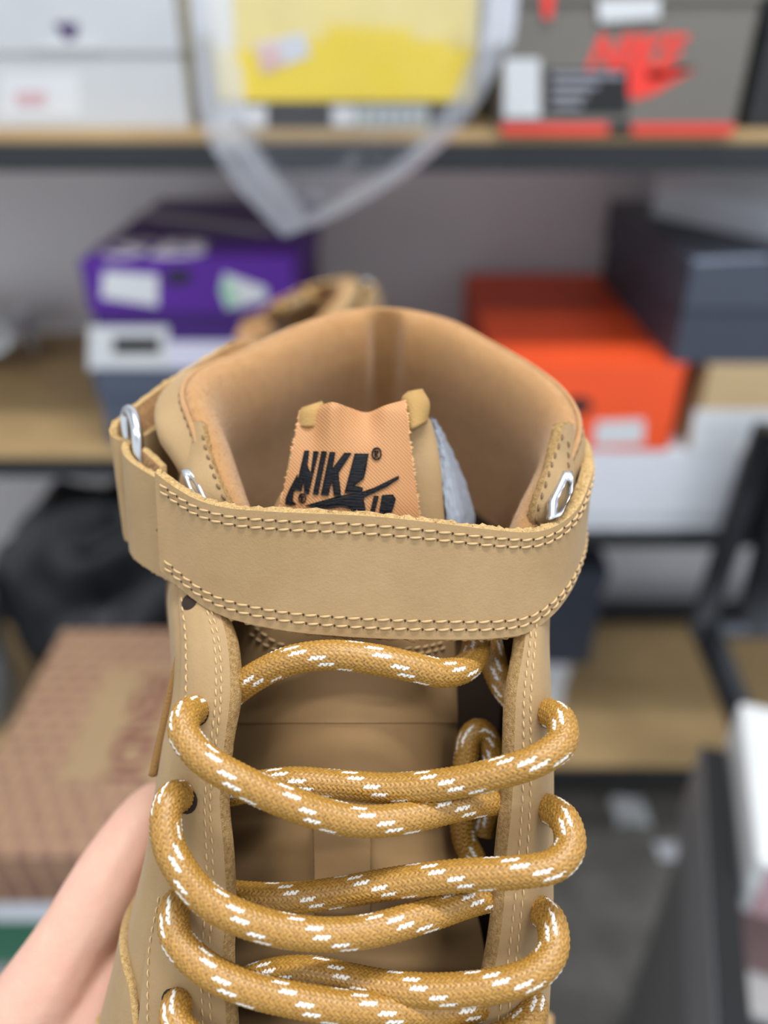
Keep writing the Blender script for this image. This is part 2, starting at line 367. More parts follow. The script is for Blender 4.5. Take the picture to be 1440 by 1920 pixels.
quad_front('logo_mark', b, sw, YG + .003, RED_INK)
quad_front('black_label', b, rect(1020, 130, 1178, 214), YG + .0026, BLACK_INK)
quad_front('barcode_label', b, rect(945, 110, 1012, 220), YG + .0026, WHITE_ST)
for k, (a, e) in enumerate(((1034, 1168), (1034, 1120), (1034, 1100), (1034, 1090))):
    quad_front('label_line', b, rect(a, 136 + k * 19, e, 146 + k * 19), YG + .0018, GREY_INK)
quad_front('lid_sticker', b, [(1120, 0), (1238, -4), (1236, 34), (1124, 42)], YG, WHITE_ST)
quad_front('lid_mark', b, [(1016, -30), (1042, -30), (1034, 34), (1018, 34)], YG, RED_INK)
x0, _ = front(1402, 200, YS + .03)
shoe_box('shoe_box', 'black box at the right end of the upper shelf beside the grey one', x0, x0 + .22, YS + .03, YS + .36, Z1, Z1 + .12, BLK, BLK, .3)
# --- left stack: slate box under purple box
PUR = board('purple_card', 78, 22, 140); PURD = board('purple_body_card', 54, 14, 106); SLATE = board('slate_card', 74, 84, 102)
YP = YS + .012
zmid = HC - .339; ztop = HC - .213
x0, _ = front(172, 700, YP); x1 = x0 + .235
shoe_box('shoe_box', 'slate blue shoebox under the purple one at the left of the shelf', x0, x1, YP, YP + .36, Z2, zmid, SLATE, SLATE, 0.35)
x0, _ = front(150, 500, YP)
b = shoe_box('shoe_box', 'purple shoebox with white letters on its lid, stacked on a slate box', x0, x0 + .236, YP, YP + .37, zmid, ztop, PURD, PUR, 0.46)
quad_front('pale_band', b, rect(166, 640, 560, 694), YP + .003, flat('lilac_white', 206, 206, 226))
quad_front('size_label', b, [(166, 612), (316, 612), (316, 690), (170, 690)], YP + .0024, WHITE_ST)
quad_front('label_print', b, rect(212, 632, 300, 662), YP + .0018, BLACK_INK)
quad_front('lid_sticker', b, [(194, 508), (296, 516), (296, 574), (190, 558)], YP, WHITE_ST)
quad_front('lid_sticker', b, [(420, 512), (500, 540), (500, 562), (426, 580), (412, 545)], YP, WHITE_ST)
quad_front('green_mark', b, [(420, 520), (442, 540), (444, 574), (428, 576), (414, 545)], YP - .0006, flat('mint_ink', 150, 196, 168))
pts = [(334 + 27 * math.cos(a), 519 + 14 * math.sin(a)) for a in np.linspace(0, 2 * math.pi, 20, endpoint=False)]
quad_front('thumb_hole', b, pts, YP, BLACK_INK)
lx, ly = level(295, 467, ztop)
M = Matrix.Translation((lx, ly, ztop + .0002)); text_obj('lid_letters', 'SB', .115, M, flat('white_ink', 232, 228, 238), b, xs=1.0, bold=.003)
lx, ly = level(380, 400, ztop)
quad = [(lx - .1, ly - .01, ztop), (lx + .1, ly - .13, ztop), (lx + .12, ly - .11, ztop), (lx - .08, ly + .01, ztop)]
prism('lid_tape', quad, .0004, flat('clear_tape', 176, 170, 196, 0.25), b, (0, 0, 1))
# --- right group: white carton carries orange + tan boxes, dark box on them
YO = YS + .008
zo = HC - .447
xl, _ = front(1075, 900, YO)
CARD_W = board('cool_white_card', 214, 218, 226)
b = shoe_box('shoe_box', 'wide cool white carton under the orange box on the right shelf', .15, .62, YO, YO + .38, Z2R, zo, CARD_W, CARD_W, 0.8)
x1, _ = front(1288, 690, YO)
ORG = board('orange_card', 240, 84, 34)
b = shoe_box('shoe_box', 'bright orange shoebox on the right shelf with a white sticker', x1 - .225, x1, YO, YO + .40, zo, HC - .332, ORG, ORG, 0.97)
quad_front('sticker', b, [(1118, 790), (1208, 786), (1206, 832), (1112, 836)], YO, WHITE_ST)
pts = [(1085 + 26 * math.cos(a), 760 + 16 * math.sin(a)) for a in np.linspace(0, 2 * math.pi, 20, endpoint=False)]
quad_front('thumb_hole', b, pts, YO, BLACK_INK)
TAN = board('kraft_card', 190, 164, 124)
x0, _ = front(1328, 690, YO)
b = shoe_box('shoe_box', 'kraft brown shoebox right of the orange box with white label below', x0, x0 + .24, YO, YO + .38, zo, HC - .332, TAN, TAN, 0.97)
quad_front('wide_label', b, [(1302, 768), (1520, 768), (1510, 848), (1290, 848)], YO, WHITE_ST)
for k in range(4): quad_front('label_line', b, rect(1330 + k * 34, 790, 1350 + k * 34, 826), YO - .0006, flat('pale_grey_ink', 190, 196, 204))
NAVY = board('navy_card', 58, 64, 78); NAVL = board('navy_lid_card', 66, 72, 86)
x0, _ = front(1278, 580, YO)
b = shoe_box('shoe_box', 'dark navy shoebox lying across the orange and kraft boxes', x0, x0 + .30, YO, YO + .36, HC - .332, HC - .212, NAVY, NAVL, 0.45)
quad_front('lid_tape', b, [(1300, 486), (1440, 478), (1440, 486), (1302, 494)], YO, flat('shiny_tape', 130, 140, 156, 0.2))
# white box at back on top of the navy one
wb = thing('shoe_box', 'white box at the back on top of the navy shoebox', 'box', (.53, 1.10, HC - .212))
V, f = box_mesh(-.14, .14, -.09, .09, 0, .075); V = [tuple(Matrix.Rotation(math.radians(32), 3, 'Z') @ Vector(v) + Vector((.53, 1.10, HC - .212))) for v in V]
mesh('body', V, f, CARD_W, wb, smooth=False)
V, f = box_mesh(-.142, .142, -.092, .092, .04, .077); V = [tuple(Matrix.Rotation(math.radians(32), 3, 'Z') @ Vector(v) + Vector((.53, 1.10, HC - .212))) for v in V]
mesh('lid', V, f, WB, wb, smooth=False)
# tissue scrap between orange and navy boxes
def scrap(name, label, cat, cx, cy, z, s, m, seed, h=.02, squash=1.0):
    r_ = np.random.default_rng(seed); n = 14
    u, v = np.meshgrid(np.linspace(-1, 1, n), np.linspace(-1, 1, n), indexing='ij')
    hh = r_.random((n, n)) * h; hh = (hh + np.roll(hh, 1, 0) + np.roll(hh, 1, 1)) / 3
    G = np.stack([cx + u * s + r_.normal(0, s * .05, (n, n)), cy + v * s * squash + r_.normal(0, s * .05, (n, n)), z + .001 + hh], -1)
    o = sheet(name, G, .0006, [m, m, m], None, side=1); return tagp(o, label, cat)
# --- lower stack behind the shoe: navy box on a white carton, standing on the lowest board
YN = 0.955; zn = HC - .90
x1, _ = front(1128, 1150, YN)
shoe_box('shoe_box', 'low white carton on the lowest board under a dark navy box', x1 - .30, x1 - .035, YN, YN + .25, Z3, zn, CARD_W, CARD_W, 0.3)
shoe_box('shoe_box', 'dark navy shoebox low behind the boot on a white carton', x1 - .30, x1, YN - .0, YN + .25, zn, HC - .70, NAVY, NAVL, 0.18)

# ------------------------------------------------------------------ patterned box on the left in front of the rack
def zucca():
    m = mat('checker_print', lin(184, 150, 118), 0.6); nt = m.node_tree; b = nt.nodes['Principled BSDF']
    tc = nt.nodes.new('ShaderNodeTexCoord'); mp = nt.nodes.new('ShaderNodeMapping'); mp.inputs['Scale'].default_value = (1, 1, 1)
    bk = nt.nodes.new('ShaderNodeTexBrick'); bk.inputs['Scale'].default_value = 46; bk.inputs['Mortar Size'].default_value = 0.16
    bk.inputs['Brick Width'].default_value = 1.0; bk.inputs['Row Height'].default_value = 0.8; bk.offset = 0.5; bk.inputs['Mortar Smooth'].default_value = 0.2
    bk.inputs['Color1'].default_value = lin(128, 92, 78); bk.inputs['Color2'].default_value = lin(140, 106, 88); bk.inputs['Mortar'].default_value = lin(164, 132, 102)
    nt.links.new(tc.outputs['Object'], mp.inputs[0]); nt.links.new(mp.outputs[0], bk.inputs[0]); nt.links.new(bk.outputs[0], b.inputs['Base Color']); return m
ZUC = zucca()
zf = HC - .62
yb = level(120, 1180, zf)[1]; yf = level(60, 1608, zf)[1]; xl = level(118, 1180, zf)[0]
b = shoe_box('designer_box', 'brown checker print box with dark red capital letters beside the hand', 'x' and xl, xl + .25, yf, yb, zf - .075, zf, ZUC, ZUC, 0.45)
tx, ty = level(258, 1362, zf)
hw = .052
prism('letter_panel', [(tx - .058, ty - .072, zf), (tx + .07, ty - .072, zf), (tx + .07, ty + .085, zf), (tx - .058, ty + .085, zf)], .0004, flat('beige_panel', 158, 132, 98), b, (0, 0, 1))
M = Matrix.Translation((tx + .002, ty + .002, zf + .0009)) @ Matrix.Rotation(-math.pi / 2, 4, 'Z')
text_obj('lid_letters', 'FENDI', .056, M, flat('maroon_ink', 116, 62, 60), b, xs=.95, bold=.0008)
GRN = board('green_card', 52, 108, 84)
b2 = shoe_box('shoe_box', 'white lidded box with green sides under the brown checker box', xl - .02, xl + .27, yf + .004, yb, zf - .19, zf - .075, GRN, CARD_W, 0.28)
b3 = shoe_box('shoe_box', 'grey carton at the foot of the stack beneath the green box', xl - .03, xl + .28, yf - .01, yb + .01, 0, zf - .19, board('grey_carton', 120, 120, 122), board('grey_carton_lid', 130, 130, 132), 0.2)

# ------------------------------------------------------------------ bags, scraps
def lump(name, label, cat, cx, cy, z0, rx, ry, rz, m, seed, amp=.25):
    r_ = np.random.default_rng(seed); n, q = 40, 56
    th = np.linspace(0.02, math.pi - .02, n)[:, None]; ph = np.linspace(0, 2 * math.pi, q, endpoint=False)[None, :]
    d = np.stack([np.sin(th) * np.cos(ph), np.sin(th) * np.sin(ph), np.cos(th) * np.ones_like(ph)], -1)
    h = np.zeros((n, q))
    for k in range(26):
        a = unit(r_.normal(size=3)); fq = r_.uniform(2, 9); h += np.abs(np.sin(d @ a * fq + r_.uniform(0, 6))) / fq
    h = 1 + amp * (h - h.mean()) / h.std() * .35
    P = d * h[..., None] * np.array([rx, ry, rz]); P[..., 2] = np.maximum(P[..., 2], -rz * .8); P += np.array([cx, cy, z0 + rz * .8])
    return tagp(grid_obj(name, P, m, None, cc=True, flip=True), label, cat)
BAGM = flat('black_bin_bag', 20, 22, 27, 0.38)
lump('bin_bag', 'black plastic bin bag heaped under the left shelf', 'bag', -.40, 1.0, Z3, .20, .125, .25, BAGM, 3, .4)
lump('grey_sack', 'pale grey sack at the left edge beside the black bin bag', 'sack', -.69, .95, Z3, .06, .07, .18, flat('grey_plastic', 130, 132, 134, 0.5), 9, .12)
x, y = level(25, 655, Z2)
scrap('plastic_wrap', 'crumpled white plastic wrap on the plywood shelf at the left edge', 'wrap', x - .02, y - .04, Z2, .085, flat('white_plastic', 222, 226, 232, 0.3), 4, .09, 1.2)
x, y = level(1180, 1525, 0)
tri = scrap('paper_scrap', 'small white paper scrap on the concrete floor', 'scrap', x, y, 0, .03, WHITE_ST, 8, .01)
x, y = level(1250, 1600, 0)
scrap('plastic_scrap', 'tiny shiny plastic scrap on the concrete floor', 'scrap', x, y, 0, .018, flat('shiny_scrap', 190, 192, 200, 0.2), 18, .012)

# clear bag hanging in front of the top shelf
def bag_mat():
    m = bpy.data.materials.new('clear_polybag'); m.use_nodes = True; nt = m.node_tree; nt.nodes.clear()
    out = nt.nodes.new('ShaderNodeOutputMaterial'); tr = nt.nodes.new('ShaderNodeBsdfTransparent'); tr.inputs[0].default_value = (.97, .98, 1, 1)
    df = nt.nodes.new('ShaderNodeBsdfDiffuse'); df.inputs[0].default_value = lin(222, 230, 250); gl = nt.nodes.new('ShaderNodeBsdfGlossy'); gl.inputs['Roughness'].default_value = 0.16
    lw = nt.nodes.new('ShaderNodeLayerWeight'); lw.inputs[0].default_value = 0.42
    a = nt.nodes.new('ShaderNodeAttribute'); a.attribute_name = 'haze'
    m1 = nt.nodes.new('ShaderNodeMixShader'); m2 = nt.nodes.new('ShaderNodeMixShader'); m1.inputs[0].default_value = 0.3
    tl = nt.nodes.new('ShaderNodeBsdfTranslucent'); tl.inputs[0].default_value = lin(226, 232, 246); m0 = nt.nodes.new('ShaderNodeMixShader'); m0.inputs[0].default_value = .5
    nt.links.new(df.outputs[0], m0.inputs[1]); nt.links.new(tl.outputs[0], m0.inputs[2]); nt.links.new(m0.outputs[0], m1.inputs[1]); nt.links.new(gl.outputs[0], m1.inputs[2])
    pw = nt.nodes.new('ShaderNodeMath'); pw.operation = 'MULTIPLY'; pw.inputs[1].default_value = 0.2; nt.links.new(lw.outputs['Facing'], pw.inputs[0])
    ad = nt.nodes.new('ShaderNodeMath'); ad.operation = 'ADD'; ad.use_clamp = True; nt.links.new(pw.outputs[0], ad.inputs[0]); nt.links.new(a.outputs['Fac'], ad.inputs[1])
    nt.links.new(ad.outputs[0], m2.inputs[0]); nt.links.new(tr.outputs[0], m2.inputs[1]); nt.links.new(m1.outputs[0], m2.inputs[2]); nt.links.new(m2.outputs[0], out.inputs[0])
    return m
BAG = bag_mat()
YB = 0.77
left = [(352, -320), (356, 0), (372, 200), (395, 270), (440, 345), (490, 400), (528, 440)]
right = [(985, -320), (968, 40), (935, 120), (890, 205), (800, 300), (650, 395), (532, 444)]
def bagpt(p, Y): x, z = front(p[0], p[1], Y); return np.array([x, Y, z])
L_ = splu(np.array(left, float), 46); R_ = splu(np.array(right, float), 46)
bag = thing('hanging_polybag', 'clear plastic bag corner hanging in front of the yellow box', 'bag', (*bagpt((680, 0), YB)[:2], bagpt((680, 0), YB)[2]))
r2 = np.random.default_rng(2)
for nm, sgn in (('front_film', -1), ('back_film', 1)):
    G = np.zeros((46, 50, 3)); hz = np.zeros((46, 50))
    for i in range(46):
        for j in range(50):
            t = j / 49; p = L_[i] * (1 - t) + R_[i] * t
            wd = (R_[i][0] - L_[i][0]) / 620
            bul = math.sin(math.pi * t) ** .6 * .03 * min(1, wd * 1.3)
            cr = .002 * math.sin(t * 23 + i * .31 * sgn) + .0012 * math.sin(t * 47 - i * .5) + .0006 * r2.normal()
            G[i, j] = bagpt(p, YB + sgn * bul + cr * min(1, wd + .2))
            e = min(t, 1 - t) * (R_[i][0] - L_[i][0])
            hz[i, j] = .035 + (.52 if (t < .5 and e < 84) or (t > .5 and e < 60) else 0) * (1 if sgn < 0 else .25) + .1 * max(0, 1 - (440 - L_[i][1]) / 120)
            if p[1] < 70 + 20 * math.sin(t * 9): hz[i, j] += .3 * (1 if sgn < 0 else 0)
    grid_obj(nm, G, BAG, bag, flip=(sgn > 0), attrs={'haze': hz.ravel()})
box('hanging_clip', bagpt((680, -330), YB)[0] - .02, bagpt((680, -330), YB)[0] + .02, YB - .02, YB + .02, bagpt((680, -318), YB)[2], bagpt((680, -318), YB)[2] + .05, METAL, bag)

# ------------------------------------------------------------------ right side: stack of boxes, black panel
def yawed(pts, yaw, o): 
    Rz = Matrix.Rotation(yaw, 3, 'Z'); return [tuple(Rz @ Vector(v) + Vector(o)) for v in pts]
def yaw_box(name, x0, x1, y0, y1, z0, z1, yaw, o, m, parent, bev=.003):
    V, f = box_mesh(x0, x1, y0, y1, z0, z1, bev); return mesh(name, yawed(V, yaw, o), f, m, parent, smooth=False)
zw = HC - .56
yaw = math.radians(-17)
ax, ay = level(1420, 1612, zw)
LG = board('clean_white_lid', 218, 221, 222); MAU = board('mauve_card', 132, 104, 104)
o = (ax, ay, 0)
r = thing('shoe_box', 'white topped box on the near right stack, cut by the frame', 'box', (ax + .1, ay + .1, zw - .155))
yaw_box('lid', 0, .24, 0, .18, zw - .072, zw, yaw, o, LG, r, .005); yaw_box('body', .003, .237, .003, .177, zw - .155, zw - .07, yaw, o, MAU, r, .002)
yaw_box('end_label', .01, .2, -.0012, -.0002, zw - .068, zw - .006, yaw, o, flat('pink_label', 196, 158, 166), r, 0)
r = thing('shoe_box', 'dark grey green box at the bottom of the near right stack', 'box', (ax + .1, ay + .1, 0))
yaw_box('body', .004, .25, -.03, .18, 0, zw - .17, yaw, o, board('grey_green_card', 56, 64, 64), r); yaw_box('lid', 0, .254, -.034, .184, zw - .17, zw - .155, yaw, o, board('grey_lid', 170, 168, 168), r, .004)
r = thing('flat_box', 'narrow matt black box with grey side left of the white topped box', 'box', (ax - .05, ay + .03, zw - .14))
yaw_box('body', -.027, -.004, -.16, .15, zw - .14, zw - .04, yaw, o, flat('matt_black_card', 20, 21, 23, .8), r, .001); yaw_box('side_panel', -.0282, -.0272, -.16, .15, zw - .139, zw - .042, yaw, o, flat('grey_panel', 112, 112, 116, .5), r, 0)
r = thing('carton', 'dark carton standing on the floor under the narrow black box', 'carton', (ax - .05, ay + .03, 0))
yaw_box('body', -.020, -.006, -.12, .14, 0, zw - .1405, yaw, o, flat('charcoal_card', 96, 96, 98, .6), r, .001)
# folding ladder frame at right behind: slanted black legs and a cross rail
r = thing('folding_stand', 'black folding stand with slanted legs and a grey cross rail', 'stand', (.5, .75, 0))
def bar3(name, a, b_, wd, m):
    a, b_ = np.array(a), np.array(b_); P = spl([a, (a + b_) / 2, b_], 4); tube(name, P, wd, m, r, seg=10)
def lp(px, py, Y): x, z = front(px, py, Y); return (x, Y, z)
bar3('slanted_leg', lp(1440, 800, .80), lp(1316, 1165, .80), .016, BEAM)
bar3('slanted_leg', lp(1318, 1165, .80), lp(1420, 1420, .70), .02, BEAM)
bar3('slanted_leg', lp(1500, 840, .80), lp(1415, 1165, .80), .024, BEAM)
V, f = box_mesh(*sorted((lp(1392, 850, .84)[0], lp(1560, 850, .84)[0])), .835, .845, lp(1400, 1000, .84)[2], lp(1400, 850, .84)[2], .003); mesh('back_panel', V, f, BEAM, r, smooth=False)
bar3('cross_rail', lp(1300, 1182, .79), lp(1560, 1182, .79), .011, flat('grey_rail', 70, 74, 82, .4))

# ------------------------------------------------------------------ THE BOOT
ROOT = c(700, 1300, 200)
boot = thing('high_top_boot', 'wheat nubuck high-top boot held up close, ankle strap and woven tongue tag', 'shoe', ROOT, 'wheat high-top boots')
eY, eD = math.sin(math.radians(38)), math.cos(math.radians(38))
UPS = UPV * eD - FWD * eY               # the boot's own up axis
# --- eyestays and side quarters: one control net per side, [row][col] = (px, py, D)
def net(rows): return np.array([[c(px, py, D) for px, py, D in row] for row in rows])
def row(y, xs, ds, ys=None): return [(x, y + (ys[i] if ys else 0), d) for i, (x, d) in enumerate(zip(xs, ds))]
LN = [row(792, (380, 374, 367, 359, 356), (184, 184.5, 185.5, 187, 189)),
      row(850, (392, 380, 364, 350, 346), (180, 180.5, 182, 184.5, 188)),
      row(905, (412, 388, 362, 343, 338), (176, 176.5, 178, 182, 188)),
      row(965, (434, 402, 366, 338, 326), (175.5, 176, 178.5, 184, 194)),
      row(1050, (410, 372, 342, 322, 320), (181, 182, 185, 192, 214)),
      row(1120, (404, 370, 338, 310, 312), (177, 177, 179.5, 188, 225)),
      row(1200, (426, 385, 343, 314, 320), (171.5, 171.5, 174.5, 185, 234)),
      row(1300, (432, 385, 340, 316, 330), (168, 168, 172, 184, 236)),
      row(1400, (420, 375, 328, 298, 320), (167, 166, 170, 183, 238)),
      row(1500, (412, 365, 314, 283, 310), (166, 165, 169, 182, 238)),
      row(1600, (420, 365, 306, 268, 300), (165, 164, 168, 181, 238)),
      row(1700, (424, 360, 292, 244, 280), (164, 163, 168, 183, 238)),
      row(1800, (418, 350, 275, 224, 260), (163, 163, 168, 184, 238)),
      row(1920, (425, 350, 262, 194, 240), (162, 162, 168, 187, 238)),
      row(2060, (432, 350, 250, 165, 215), (161, 161, 168, 189, 238))]
RN = [row(796, (1055, 1059, 1064, 1070, 1073), (184, 185, 186, 188, 190)),
      row(850, (1037, 1047, 1059, 1071, 1076), (180, 181, 183, 186, 191)),
      row(905, (1018, 1037, 1056, 1072, 1078), (176, 177, 179, 184, 192)),
      row(965, (1000, 1025, 1050, 1068, 1076), (175.5, 176.5, 180, 186, 198)),
      row(1050, (992, 1020, 1042, 1050, 1050), (181, 182, 186, 194, 214)),
      row(1120, (988, 1010, 1026, 1034, 1030), (175.5, 176, 180, 190, 226)),
      row(1200, (984, 1006, 1022, 1029, 1018), (172.5, 172.5, 177, 189, 234)),
      row(1300, (968, 1000, 1024, 1032, 1015), (169, 169, 174, 186, 236)),
      row(1400, (964, 1000, 1026, 1036, 1010), (168, 168, 174, 186, 238)),
      row(1500, (960, 1000, 1026, 1037, 1005), (167, 167, 173, 186, 238)),
      row(1600, (950, 995, 1024, 1036, 1000), (166, 166, 172, 185, 238)),
      row(1700, (944, 985, 1022, 1037, 1000), (165, 165, 171, 185, 238)),
      row(1800, (930, 975, 1018, 1035, 1000), (164, 164, 170, 185, 238)),
      row(1920, (905, 960, 1010, 1029, 995), (163, 163, 170, 186, 238)),
      row(2060, (880, 945, 1000, 1022, 990), (162, 162, 170, 187, 238))]
GL = surf(net(LN), 150, 60); GR = surf(net(RN), 150, 60)
NL = normals(GL); NR = normals(GR)
camdir = lambda P: unit(CAM - P)
sL = 1 if np.mean(np.sum(NL[75] * camdir(GL[75]), -1)) > 0 else -1
sR = 1 if np.mean(np.sum(NR[75] * camdir(GR[75]), -1)) > 0 else -1
NL = NL * sL; NR = NR * sR
def sub(G, q0, q1, n=26, r0=0, r1=1, nr=150):
    r = np.linspace(r0, r1, nr)[:, None] * np.ones((1, n)); q = np.linspace(q0, q1, n)[None, :] * np.ones((nr, 1)); return at(G, r, q)
def eyesub(G, qb, n=30, nr=150):
    r_ = np.linspace(0, 1, nr)[:, None]; q1 = np.interp(r_, [0, ry(985), ry(1060), 1], [1, 1, qb, qb]); return at(G, r_ * np.ones((1, n)), q1 * np.linspace(0, 1, n)[None, :])
ry = lambda y: np.interp(y, [792, 850, 905, 965, 1050, 1120, 1200, 1300, 1400, 1500, 1600, 1700, 1800, 1920, 2060], np.linspace(0, 1, 15))
FL = np.clip((np.linspace(0, 1, 150) - ry(1000)) / (ry(1120) - ry(1000)), 0, 1)
sheet('eyestay', eyesub(GL + NL * .0004, .5), .0026, [LEATHER, SUEDE, RAWD], boot, sL, .00012, FL * .0022)
sheet('eyestay', eyesub(GR + NR * .0004, .62), .0030, [LEATHER, SUEDE, RAWD], boot, sR, .00012, FL * .0024)
sheet('side_quarter', sub(GL - NL * .0006, .40, 1, 34, ry(1055)), .0022, [LEATHER, CAVITY_SHADE, RAWD], boot, sL)
sheet('side_quarter', sub(GR - NR * .0006, .50, 1, 34, ry(1055)), .0022, [LEATHER, CAVITY_SHADE, RAWD], boot, sR)
# heel back joining the two quarters
BK = []
for i, (l, rr) in enumerate(zip(LN, RN)):
    if i < 4: continue
    a, e = c(*l[4]), c(*rr[4]); m_ = (a + e) / 2 + FWD * (.022 if i > 5 else .03)
    BK.append([a, a * .8 + e * .2 + FWD * .015, m_, a * .2 + e * .8 + FWD * .015, e])
GB = surf(np.array(BK), 60, 30)
grid_obj('heel_counter', GB, LEATHER, boot)
# vamp below the throat and sole (mostly below the frame)
VP = []
for k, (y, dd) in enumerate(((2040, 0), (2120, 2), (2220, 8), (2320, 22), (2400, 46))):
    s = 1 - .1 * k; VP.append([c(720 + (x - 720) * s, y + q, d + dd) for x, q, d in ((165, 30, 192), (250, 10, 170), (430, 0, 160), (640, 0, 157), (880, 0, 160), (1000, 10, 170), (1024, 30, 192))])
grid_obj('vamp', surf(np.array(VP), 40, 60), LEATHER, boot)
SOLE = []
for k, (y, d) in enumerate(((1905, 238), (2000, 232), (2200, 226), (2400, 222))):
    SOLE.append([c(x, y, d + q) for x, q in ((180, -38), (188, -10), (240, 12), (640, 24), (1000, 12), (1026, -10), (1020, -38))])
sheet('midsole', surf(np.array(SOLE), 30, 50), .006, [flat('midsole_rubber', 206, 160, 98), SUEDE, RAW], boot, -1)
INS = [[c(x, y, d) for x in (l, l * .67 + r_ * .33, l * .33 + r_ * .67, r_)] for y, d, l, r_ in ((1230, 240, 345, 1005), (1500, 236, 325, 995), (1800, 226, 275, 990), (2060, 210, 215, 985), (2300, 190, 260, 950))]
grid_obj('cavity_light_block', surf(np.array(INS), 20, 12), CAVITY_SHADE, boot)  # unseen sheet added to stop light leaking into the boot cavity
# stitch rows on the eyestays
def grow(G, N, pts, n=160, lift=.0005):
    P = splu(np.array(pts, float), n); return at(G, P[:, 0], P[:, 1]) + at(N, P[:, 0], P[:, 1]) * lift, at(N, P[:, 0], P[:, 1])
ry = lambda y: np.interp(y, [792, 850, 905, 965, 1050, 1120, 1200, 1300, 1400, 1500, 1600, 1700, 1800, 1920, 2060], np.linspace(0, 1, 15))
rowsL = []
rowsL.append(grow(GL, NL, [(ry(1130), .1), (ry(1300), .09), (ry(1500), .1), (ry(1700), .1), (ry(2040), .1)]))
rowsL.append(grow(GL, NL, [(ry(1130), .15), (ry(1300), .14), (ry(1500), .15), (ry(1700), .15), (ry(2040), .15)]))
rowsL.append(grow(GL, NL, [(ry(1120), .45), (ry(1220), .44), (ry(1320), .42), (ry(1380), .43)]))
rowsL.append(grow(GL, NL, [(ry(1680), .47), (ry(1760), .48), (ry(1850), .46), (ry(2040), .42)]))
rowsR = [grow(GR, NR, [(ry(1130), .12), (ry(1400), .12), (ry(2040), .13)]), grow(GR, NR, [(ry(1130), .2), (ry(1400), .2), (ry(2040), .2)])]
stitches('stitching', rowsL + rowsR, THREAD_E, boot, L=.0016, gap=.0007, r=.00022)
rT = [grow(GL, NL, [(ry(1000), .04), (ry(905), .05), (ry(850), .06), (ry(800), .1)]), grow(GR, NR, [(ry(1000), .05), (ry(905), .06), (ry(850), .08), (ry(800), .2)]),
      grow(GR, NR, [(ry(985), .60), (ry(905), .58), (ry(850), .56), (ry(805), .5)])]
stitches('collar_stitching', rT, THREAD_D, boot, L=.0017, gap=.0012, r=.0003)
# eyelet holes
eyes = [(GL, NL, ry(1130), .36), (GL, NL, ry(1336), .30), (GL, NL, ry(1500), .32), (GL, NL, ry(1696), .33), (GL, NL, ry(1880), .32),
        (GR, NR, ry(1338), .55), (GR, NR, ry(1515), .55), (GR, NR, ry(1705), .45), (GR, NR, ry(1890), .42)]
for G, N, r_, q in eyes:
    p = at(G, r_, q); n = unit(at(N, r_, q)); t1 = unit(np.cross(n, [0, 0, 1])); t2 = np.cross(n, t1)
    V = [p + n * .0006]; rad = .0024 if r_ > .4 else .0017
    for k in range(16): V.append(p + n * .0006 + rad * (t1 * math.cos(k * math.pi / 8) + t2 * math.sin(k * math.pi / 8)))
    for k in range(16): V.append(p + n * .0004 + rad * 1.2 * (t1 * math.cos(k * math.pi / 8) + t2 * math.sin(k * math.pi / 8)))
    f = [(0, 1 + k, 1 + (k + 1) % 16) for k in range(16)] + [(1 + k, 17 + k, 17 + (k + 1) % 16, 1 + (k + 1) % 16) for k in range(16)]
    mesh('eyelet', V, f, DARK, boot)
# swoosh overlay seen edge-on, raw overlay low on the left
sw = [[(329, 1226, 177), (328, 1228, 184)], [(314, 1290, 178), (314, 1300, 186)], [(297, 1370, 179), (298, 1380, 187)], [(278, 1454, 179.5), (281, 1452, 187)]]
sheet('side_overlay', surf(net(sw), 40, 6), .0017, [SWOOSHEDGE, SWOOSHEDGE, SWOOSHEDGE], boot, -1)
nrw = 60; yy = np.linspace(ry(1645), 1, nrw)[:, None]
q0 = np.interp(yy, [ry(1645), ry(1710), ry(1770), ry(1850), ry(1930), 1], [.93, .80, .70, .56, .50, .48])
GF = at(GL + NL * .0012, yy * np.ones((1, 20)), q0 + (1 - q0) * np.linspace(0, 1, 20)[None])
sheet('raw_edge_overlay', GF, .0018, [LEATHER, SUEDE, RAW], boot, sL, .0001)
# --- collar: padded lining loft and outer leather loft
CR = [(446, 990, 175.5), (428, 945, 177), (404, 880, 180), (378, 800, 185), (357, 738, 191), (372, 703, 198), (415, 680, 206), (470, 660, 214), (525, 634, 222), (580, 608, 229),
      (640, 590, 235), (700, 583, 238.5), (765, 587, 237.5), (840, 606, 232), (910, 643, 223), (980, 683, 213), (1035, 724, 204), (1066, 768, 197), (1070, 810, 191), (1050, 862, 185), (1022, 920, 180), (1000, 975, 177), (994, 1005, 176)]
crest = spl(C3(CR), 150); nC = len(crest)
cen = c(710, 830, 200)
T = unit(np.gradient(crest, axis=0)); nn = np.cross(T, UPS); nn = nn - np.outer(nn @ UPS, UPS) * 0; nn = unit(nn)
for i in range(nC):
    if np.dot(nn[i], crest[i] - cen) < 0: nn[i] = -nn[i]
ss = np.linspace(-1, 1, nC)
hc_ = crest @ RGT * 1000            # mm across
notch = np.exp(-((hc_ - 0.6) / 6.2) ** 4) * (crest @ FWD > np.percentile(crest @ FWD, 70))
pads = np.exp(-((hc_ + 17) / 13) ** 2) * .8 + np.exp(-((hc_ - 17) / 13) ** 2) * .7
isback = np.clip((crest @ FWD - .190) / .03, 0, 1)
prof = [(2.6, -1.5), (1.8, .0), (0, 1.0), (-2.8, .4), (-6, -3), (-8.5, -9), (-10, -17), (-10.5, -27), (-9, -40), (-6, -56), (-4.5, -72), (-3.5, -90), (-2, -108)]
lin_rows = []
